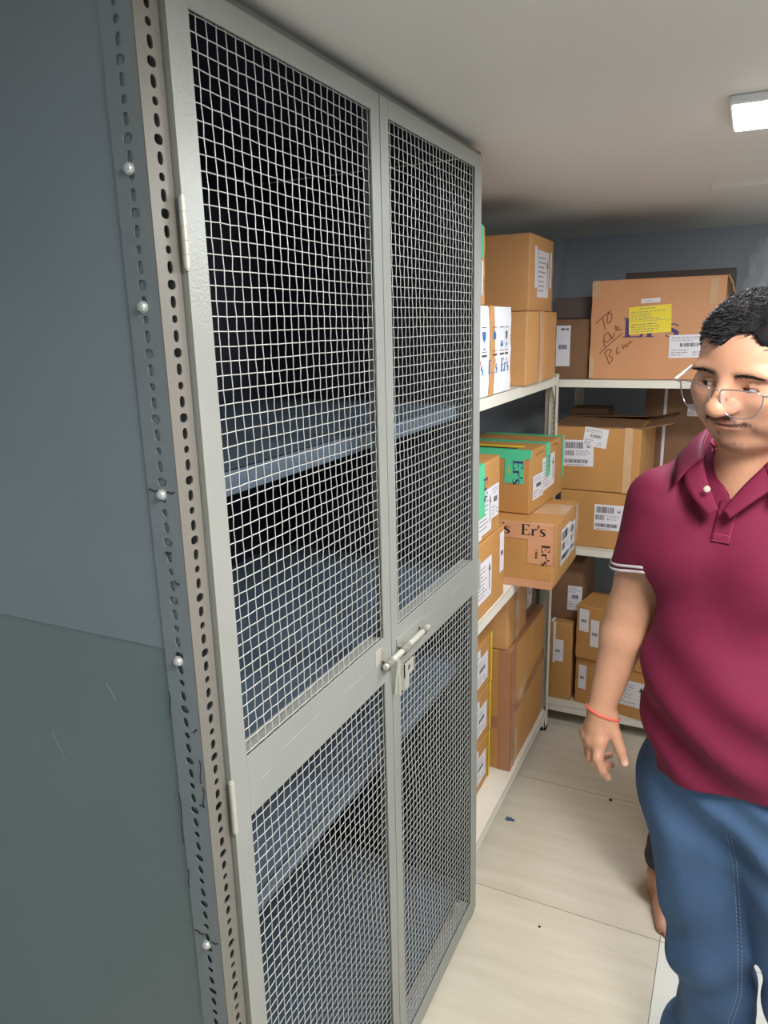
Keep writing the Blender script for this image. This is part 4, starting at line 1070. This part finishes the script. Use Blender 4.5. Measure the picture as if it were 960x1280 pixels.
# wrist thread and neck cord
def ringaround(F_, c, ax, r0, off, n=28, tilt=0.):
    ax = vec(*ax)/np.linalg.norm(ax); a = np.cross(ax, vec(0, 1, .1)); a /= np.linalg.norm(a); b_ = np.cross(ax, a); out = []
    for i in range(n):
        t = 2*pi*i/n; d = a*cos(t)+b_*sin(t); p = c+d*r0; h = F_.cast(p, -d, r0)
        if h is None: h = c+d*.03
        out.append(h+d*off+ax*tilt*cos(t))
    return out
ax = wr_R-P_['i'][0]
b = nb(); tube(b, ringaround(BODY, D(751.5, 889, 1.431), wr_R-el_R, .06, .0012, tilt=.003), .0025, 8, closed=True)
bo = to_obj('bracelet', b, Mt['coral'], man, True, world=True); bo['label'] = 'coral red thread bracelet'

# ---------------------------------------------------------------- polo shirt
h = .0036
s = Field((.28, 1.02, .80), (1.02, 1.62, 1.58), h)
s.el(T(0, 0, 1.275), (.176, .125, .200), RR, .03); s.el(T(.023, .024, 1.07), (.168, .142, .19), RR, .05); s.el(T(.032, -.003, .90), (.162, .136, .17), RR, .05)
s.el(T(-.07, .075, 1.30), (.075, .060, .070), RR, .04); s.el(T(.07, .075, 1.30), (.075, .060, .070), RR, .04)
s.rc(T(-.112, -.018, 1.385), T(.112, -.018, 1.385), .062, .062, .05); s.rc(T(-.06, -.010, 1.425), T(.06, -.010, 1.425), .060, .060, .045); s.rc(T(0, -.02, 1.43), T(0, -.02, 1.49), .072, .066, .03)
cuR = sh_R+(el_R-sh_R)*.54; cuL = sh_L+(el_L-sh_L)*.62
s.rc(sh_R+vec(.010, 0, -.005), sh_R+(el_R-sh_R)*.95, .063, .053, .03); s.rc(sh_L, sh_L+(el_L-sh_L)*.95, .068, .060, .03)
X, Y, Z = s.grid()
def loc(X, Y): return (X-NC[0])*TL[0]+(Y-NC[1])*TL[1], (X-NC[0])*TF[0]+(Y-NC[1])*TF[1]
A, B = loc(X, Y)
# folds of the jersey: drag lines from the shoulder and pooling above the hem
amp = np.clip((1.50-Z)/.08, .15, 1)
W1 = .0058*np.sin(34*A+9*np.sin(5*Z+1)+6*Z)*np.clip((1.32-Z)/.3, .15, 1)+.0055*np.sin(22*A-34*Z+2*np.sin(14*B))*np.exp(-((Z-1.20)/.10)**2)+.0042*np.sin(46*Z+9*A+5*B+2*np.sin(17*A))*np.exp(-((Z-.97)/.09)**2)
s.F += (W1*amp*(s.F > -.03)).astype(np.float32)
OUT = s.copy()
t = .0085
s.F = np.maximum(s.F, -(s.F+t))
hem = .893+.020*np.sin(A*9+.6)-.026*np.clip((-.05-A)/.09, 0, 1)
s.F = np.maximum(s.F, (hem-Z).astype(np.float32))
CD = vec(.30, .02, -1.)
for (c0, d, e) in ((cuR, CD, .078), (cuL, el_L-sh_L, .075)):   # open cuffs
    d = d/np.linalg.norm(d); al = (X-c0[0])*d[0]+(Y-c0[1])*d[1]+(Z-c0[2])*d[2]
    ar = (el_R-sh_R if e == .078 else el_L-sh_L); ar = ar/np.linalg.norm(ar); a2 = (X-c0[0])*ar[0]+(Y-c0[1])*ar[1]+(Z-c0[2])*ar[2]
    rr = np.sqrt(np.maximum((X-c0[0])**2+(Y-c0[1])**2+(Z-c0[2])**2-a2*a2, 0)); cyl = np.maximum(rr-e, -al); s.F = np.maximum(s.F, -cyl.astype(np.float32))
# neck opening and the V of the undone placket
VB = 1.412
neck = np.sqrt(A*A+((B+.012)*.95)**2)-.064
s.F = np.maximum(s.F, -np.maximum(neck, 1.452-Z).astype(np.float32))
wd = np.clip((Z-VB)/(1.50-VB), 0, 1.3)*.060
V_ = np.maximum(np.abs(A-.004)-wd, VB-Z); V_ = np.maximum(V_, .015-B)
s.F = np.maximum(s.F, -V_.astype(np.float32))
s.F = np.maximum(s.F, (Z-1.502).astype(np.float32))
shirt, sc_ = s.mesh('polo_shirt', Mt['shirt'], man, 1)
shirt['label'] = 'maroon short-sleeved polo shirt'
# striped ribbing of the cuffs
for (c0, d, n_) in ((cuR, CD, 0), (cuL, el_L-sh_L, 1)):
    d = d/np.linalg.norm(d)
    for k, off in enumerate((-.003, -.0125)):
        b = nb(); ring = ringaround(OUT, c0+d*off, d, .085, .0006, 40); L_ = len(ring)
        rows = [[b.verts.new(Vector(p+d*q+((p-(c0+d*off))/np.linalg.norm(p-(c0+d*off)))*o_)) for p in ring] for q, o_ in ((-.0026, 0), (-.0022, .0008), (.0022, .0008), (.0026, 0))]
        for j in range(3):
            for i in range(L_): b.faces.new((rows[j][i], rows[j][(i+1) % L_], rows[j+1][(i+1) % L_], rows[j+1][i]))
        o = to_obj('cuff_stripe', b, Mt['white_thread'], shirt, True, world=True)
def patch(F_, fn, nu, nv, off, name, mtl, parent, th=.0016):
    """strip laid on the cloth: fn(u,v) -> torso coordinates (a,z); cast from the front"""
    b = nb(); g = {}
    for i in range(nu+1):
        for j in range(nv+1):
            a, z = fn(i/nu, j/nv); hpt = F_.cast(T(a, .30, z), -TF, .35)
            if hpt is None: hpt = T(a, .12, z)
            g[i, j] = b.verts.new(hpt+TF*off)
    for i in range(nu):
        for j in range(nv): b.faces.new((g[i, j], g[i+1, j], g[i+1, j+1], g[i, j+1]))
    bmesh.ops.recalc_face_normals(b, faces=b.faces[:]); bmesh.ops.solidify(b, geom=b.faces[:], thickness=th)
    return to_obj(name, b, mtl, parent, True, world=True)
patch(OUT, lambda u, v: (-.011+.030*u, 1.352+.062*v), 6, 12, .0022, 'placket', Mt['shirt'], shirt)
for z in (1.354, 1.364):
    b = nb(); tube(b, [Vector(OUT.cast(T(-.010+.028*u, .3, z), -TF, .4)+TF*.0036) for u in np.linspace(0, 1, 8)], .0006, 5); to_obj('stitching', b, mat('maroon_thread', (172, 66, 108), .7), shirt, True, world=True)
# undone placket edges, folded back beside the V, and the collar leaves
def leaf(inner, outer, name, th=.0022, nv=5, lift=.0):
    b = nb(); n = 22
    def cr(P, t):
        P = [np.array(p, float) for p in P]; m = len(P)-1; x = min(t*m, m-1e-6); i = int(x); u = x-i
        p0, p1, p2, p3 = P[max(i-1, 0)], P[i], P[i+1], P[min(i+2, m)]
        return .5*((2*p1)+(-p0+p2)*u+(2*p0-5*p1+4*p2-p3)*u*u+(-p0+3*p1-3*p2+p3)*u**3)
    g = [[None]*(nv+1) for _ in range(n+1)]
    for i in range(n+1):
        a, c_ = cr(inner, i/n), cr(outer, i/n)
        for j in range(nv+1):
            v = j/nv; q = a+(c_-a)*v; q = q+vec(0, 0, 1)*lift*sin(pi*v)
            g[i][j] = b.verts.new(Vector(T(*q)))
    for i in range(n):
        for j in range(nv): b.faces.new((g[i][j], g[i+1][j], g[i+1][j+1], g[i][j+1]))
    bmesh.ops.recalc_face_normals(b, faces=b.faces[:]); bmesh.ops.solidify(b, geom=b.faces[:], thickness=th)
    return to_obj(name, b, Mt['shirt'], shirt, True, world=True)
for sg in (-1, 1):
    inn = [(0, -.088, 1.532), (sg*.050, -.074, 1.530), (sg*.072, -.020, 1.522), (sg*.066, .040, 1.505), (sg*.048, .088, 1.478)]
    outr = [(0, -.115, 1.495), (sg*.066, -.098, 1.492), (sg*.104, -.020, 1.484), (sg*.102, .058, 1.470), (sg*.078, .120, 1.436)]
    leaf(inn, outr, 'collar', lift=.006)
    inn = [(sg*.064, .045, 1.500), (sg*.048, .085, 1.478), (sg*.026, .112, 1.445), (.004+sg*.003, .134, 1.408)]
    outr = [(sg*.078, .060, 1.478), (sg*.070, .104, 1.450), (sg*.046, .128, 1.425), (.004+sg*.016, .139, 1.398)]
    leaf(inn, outr, 'placket_edge', lift=.003)
    st = [(0, -.074, 1.485), (sg*.045, -.062, 1.487), (sg*.066, -.018, 1.485), (sg*.062, .040, 1.478), (sg*.050, .082, 1.462)]
    leaf(inn=None or [(0, -.086, 1.532), (sg*.049, -.072, 1.530), (sg*.071, -.020, 1.522), (sg*.065, .040, 1.505), (sg*.048, .088, 1.478)], outer=st, name='collar_stand') if False else leaf([(0, -.086, 1.531), (sg*.049, -.072, 1.529), (sg*.071, -.020, 1.521), (sg*.065, .040, 1.504), (sg*.048, .087, 1.477)], st, 'collar_stand')
def butt(p, n=TF, r=.0052):
    b = nb(); R = Vector((0, 0, 1)).rotation_difference(Vector(n)).to_matrix()
    tube(b, [Vector((0, 0, 0)), Vector((0, 0, .0018)), Vector((0, 0, .0024))], [r, r, r*.8], 16)
    tube(b, [Vector((0, 0, .0022)), Vector((0, 0, .0027))], r*.4, 10)
    for v in b.verts: v.co = R @ v.co + Vector(p)
    to_obj('button', b, Mt['button'], shirt, world=True)
butt(T(-.018, .137, 1.440))
# neck cord
b = nb()
for sg in (-1,):
    P = []
    for z, a in ((1.50, -.050), (1.485, -.047), (1.465, -.043), (1.45, -.040)):
        hh = BODY.cast(T(a, .2, z), -TF, .3); P.append(Vector(hh+TF*.001) if hh is not None else Vector(T(a, .05, z)))
    tube(b, P, .0013, 6)
to_obj('neck_cord', b, Mt['cord'], man, True, world=True)

# ---------------------------------------------------------------- jeans
j = Field((.34, 1.08, .0), (1.02, 1.66, 1.00), .0044)
j.el(T(.034, -.012, .90), (.153, .126, .13), RR, .04)
hR = hipR+vec(0, 0, .01); hL = hipL+vec(0, 0, .01)
j.rc(hR+TL*.008, knR+TF*.006, .100, .083, .035); j.rc(hL, knL+TF*.006, .105, .085, .035)
shR = knR+(anR-knR)*.62
j.rc(knR+TF*.006, vec(.654, 1.450, .27), .081, .076, .03); j.rc(vec(.650, 1.455, .27), vec(.632, 1.455, .05), .074, .104, .01)
j.rc(knL+TF*.006, vec(.832, 1.395, .25), .085, .080, .03); j.rc(vec(.832, 1.40, .25), vec(.84, 1.40, .05), .078, .096, .03)
X, Y, Z = j.grid(); A, B = loc(X, Y)
W2 = .0060*np.sin(44*Z+26*A+3*np.sin(9*A+6*Z))*np.exp(-((Z-.80)/.16)**2)+.0070*np.sin(38*Z-30*A+2*B)*np.exp(-((Z-.44)/.12)**2)+.0085*np.sin(46*Z+24*A+6*B)*np.exp(-((Z-.17)/.09)**2)+.0016*np.sin(70*A+20*Z)
j.F += (W2*(j.F > -.03)).astype(np.float32)
JO = j.copy()
j.F = np.maximum(j.F, -(j.F+.010)); j.F = np.maximum(j.F, np.maximum(.030-Z, Z-.965).astype(np.float32))
jeans, _ = j.mesh('jeans', Mt['denim'], man, 1); jeans['label'] = 'faded blue jeans'
# double stitching down the inner leg seam and a fly seam
def seam(pts, name, off=.0012, r=.0007, dash=True, src=JO, d=None, mtl='thread'):
    d = -TF if d is None else d; P = []
    for k in range(len(pts)-1):
        for u in np.linspace(0, 1, 26, endpoint=False):
            q = np.array(pts[k])*(1-u)+np.array(pts[k+1])*u; hpt = src.cast(q-d*.28, d, .5)
            if hpt is not None: P.append(Vector(hpt-d*off))
    b = nb()
    if dash:
        for k in range(0, len(P)-1, 2): tube(b, [P[k], P[k+1]], r, 5)
    else: tube(b, P, r, 5)
    o = to_obj(name, b, Mt[mtl], jeans, True, world=True); o['kind'] = 'stuff' if dash else ''
    if not dash: del o['kind']
    return o
vw = vec(.03, 1.0, -.45); vw /= np.linalg.norm(vw)
s1 = [D(910, 1040, 1.35), D(918, 1070, 1.38), D(922, 1120, 1.43), D(925, 1180, 1.48), D(924, 1225, 1.52), D(912, 1262, 1.56), D(906, 1285, 1.58)]
for dx in (-.003, .004): seam([p+TL*dx for p in s1], 'seam_stitching', d=vw)
seam([p+TL*.0005 for p in s1], 'seam_ridge', off=.0, r=.0016, dash=False, d=vw, mtl='denim')

# ---------------------------------------------------------------- the person standing behind

p2 = thing('person', 'barefoot person in dark cuffed trousers standing mostly hidden behind the man', 'person', (.57, 2.06, 0))
H2 = Head((.655, 2.06, 1.475), radians(5), radians(8), .93)
f = Field((.36, 1.80, -.006), (.92, 2.28, 1.64), .004)
C2 = vec(.62, 2.085, 0); S2 = lambda a, b_, z: C2+vec(a, -b_, z)
f.el(S2(.03, 0, 1.17), (.115, .085, .15), None, .03); f.el(S2(.015, 0, .93), (.115, .085, .16), None, .04); f.rc(S2(-.075, 0, 1.27), S2(.135, 0, 1.27), .042, .042, .03)
f.rc(S2(.03, 0, 1.27), H2.w((0, -.01, -.07)), .048, .047, .02); H2.build(f)
for sg, cx in ((-1, -.095), (1, .155)):
    a = S2(cx, 0, 1.25); e = S2(cx+sg*.01, .0, .99); w_ = S2(cx+sg*.005, .03, .77); f.rc(a, e, .040, .032, .02); f.rc(e, w_, .032, .022, .02)
    dn = vec(0, -.05, -1)
    for jx, q in enumerate((.026, .009, -.009, -.024)):
        mc = w_+dn*.075+vec(0, -q, 0); f.rc(w_, mc, .016, .0105, .01); L_ = (.034, .038, .034, .027)[jx]
        b1 = mc+vec(-sg*.008, 0, -1)*L_; b2 = b1+vec(-sg*.5, 0, -.85)*L_*.6; b3 = b2+vec(-sg*.8, 0, -.6)*L_*.5; finger(f, [mc, b1, b2, b3], (.0098, .0086, .0078, .0068))
    tq = w_+dn*.025+vec(0, -.024, 0); finger(f, [tq, tq+dn*.03+vec(0, -.016, 0), tq+dn*.055+vec(-sg*.01, -.016, 0), tq+dn*.075+vec(-sg*.018, -.012, 0)], (.013, .0105, .0092, .0078), .012)
kR, aR = vec(.540, 2.055, .44), vec(.492, 2.025, .075); kL, aL = vec(.675, 2.065, .44), vec(.690, 2.05, .075)
for hp, kk, aa in ((S2(-.06, 0, .80), kR, aR), (S2(.08, 0, .80), kL, aL)):
    f.rc(hp, kk, .066, .046, .03); f.rc(kk, kk+(aa-kk)*.35, .044, .044, .02); f.rc(kk+(aa-kk)*.35, aa+vec(0, 0, .02), .042, .029, .02)
foot(f, (aR[0], aR[1]), (.34, -.94), 1, .95); foot(f, (aL[0], aL[1]), (.10, -.99), -1, .95)
X, Y, Z = f.grid(); f.F = np.maximum(f.F, (-Z+.0006).astype(np.float32))
o, co = f.mesh('body', Mt['skin'], p2); rgb = H2.colors(co, SK); rgb = np.where((co[:, 2] < 1.3)[:, None], L3((182, 134, 108)), rgb); setcol(o, rgb)
H2.eyes(p2, H2.y); H2.hair(p2, Mt['hair'], 1500, 9, .02)
g = Field((.38, 1.86, .10), (.86, 2.26, .98), .005)
g.el(S2(.012, 0, .86), (.130, .100, .10), None, .04)
for hp, kk, aa in ((S2(-.06, 0, .80), kR, aR), (S2(.08, 0, .80), kL, aL)): g.rc(hp, kk, .082, .060, .03); g.rc(kk, aa+vec(0, 0, .06), .060, .047, .02); g.rc(aa+vec(0, 0, .12), aa+vec(0, 0, .08), .049, .050, .004)
X, Y, Z = g.grid(); g.F += (.0022*np.sin(60*Z+20*X)*np.exp(-((Z-.2)/.12)**2)).astype(np.float32)
g.F = np.maximum(g.F, -(g.F+.011)); g.F = np.maximum(g.F, np.maximum(.128-Z, Z-.93).astype(np.float32)); o, _ = g.mesh('trousers', Mt['black_cloth'], p2); o['label'] = 'dark cuffed trousers'
g = Field((.36, 1.86, .80), (.90, 2.30, 1.36), .005)
g.el(S2(.03, 0, 1.15), (.128, .100, .17), None, .03); g.el(S2(.015, 0, .93), (.138, .108, .16), None, .04); g.rc(S2(-.078, 0, 1.262), S2(.138, 0, 1.262), .050, .050, .03)
for sg, cx in ((-1, -.095), (1, .155)): g.rc(S2(cx, 0, 1.25), S2(cx+sg*.006, 0, 1.08), .052, .047, .02)
X, Y, Z = g.grid(); nk = np.sqrt((X-S2(.03, 0, 0)[0])**2+(Y-C2[1])**2)-.055
g.F = np.maximum(g.F, -(g.F+.011)); g.F = np.maximum(g.F, -np.maximum(nk, 1.275-Z).astype(np.float32)); g.F = np.maximum(g.F, (.86-Z).astype(np.float32))
g.mesh('shirt', Mt['grey_cloth'], p2)
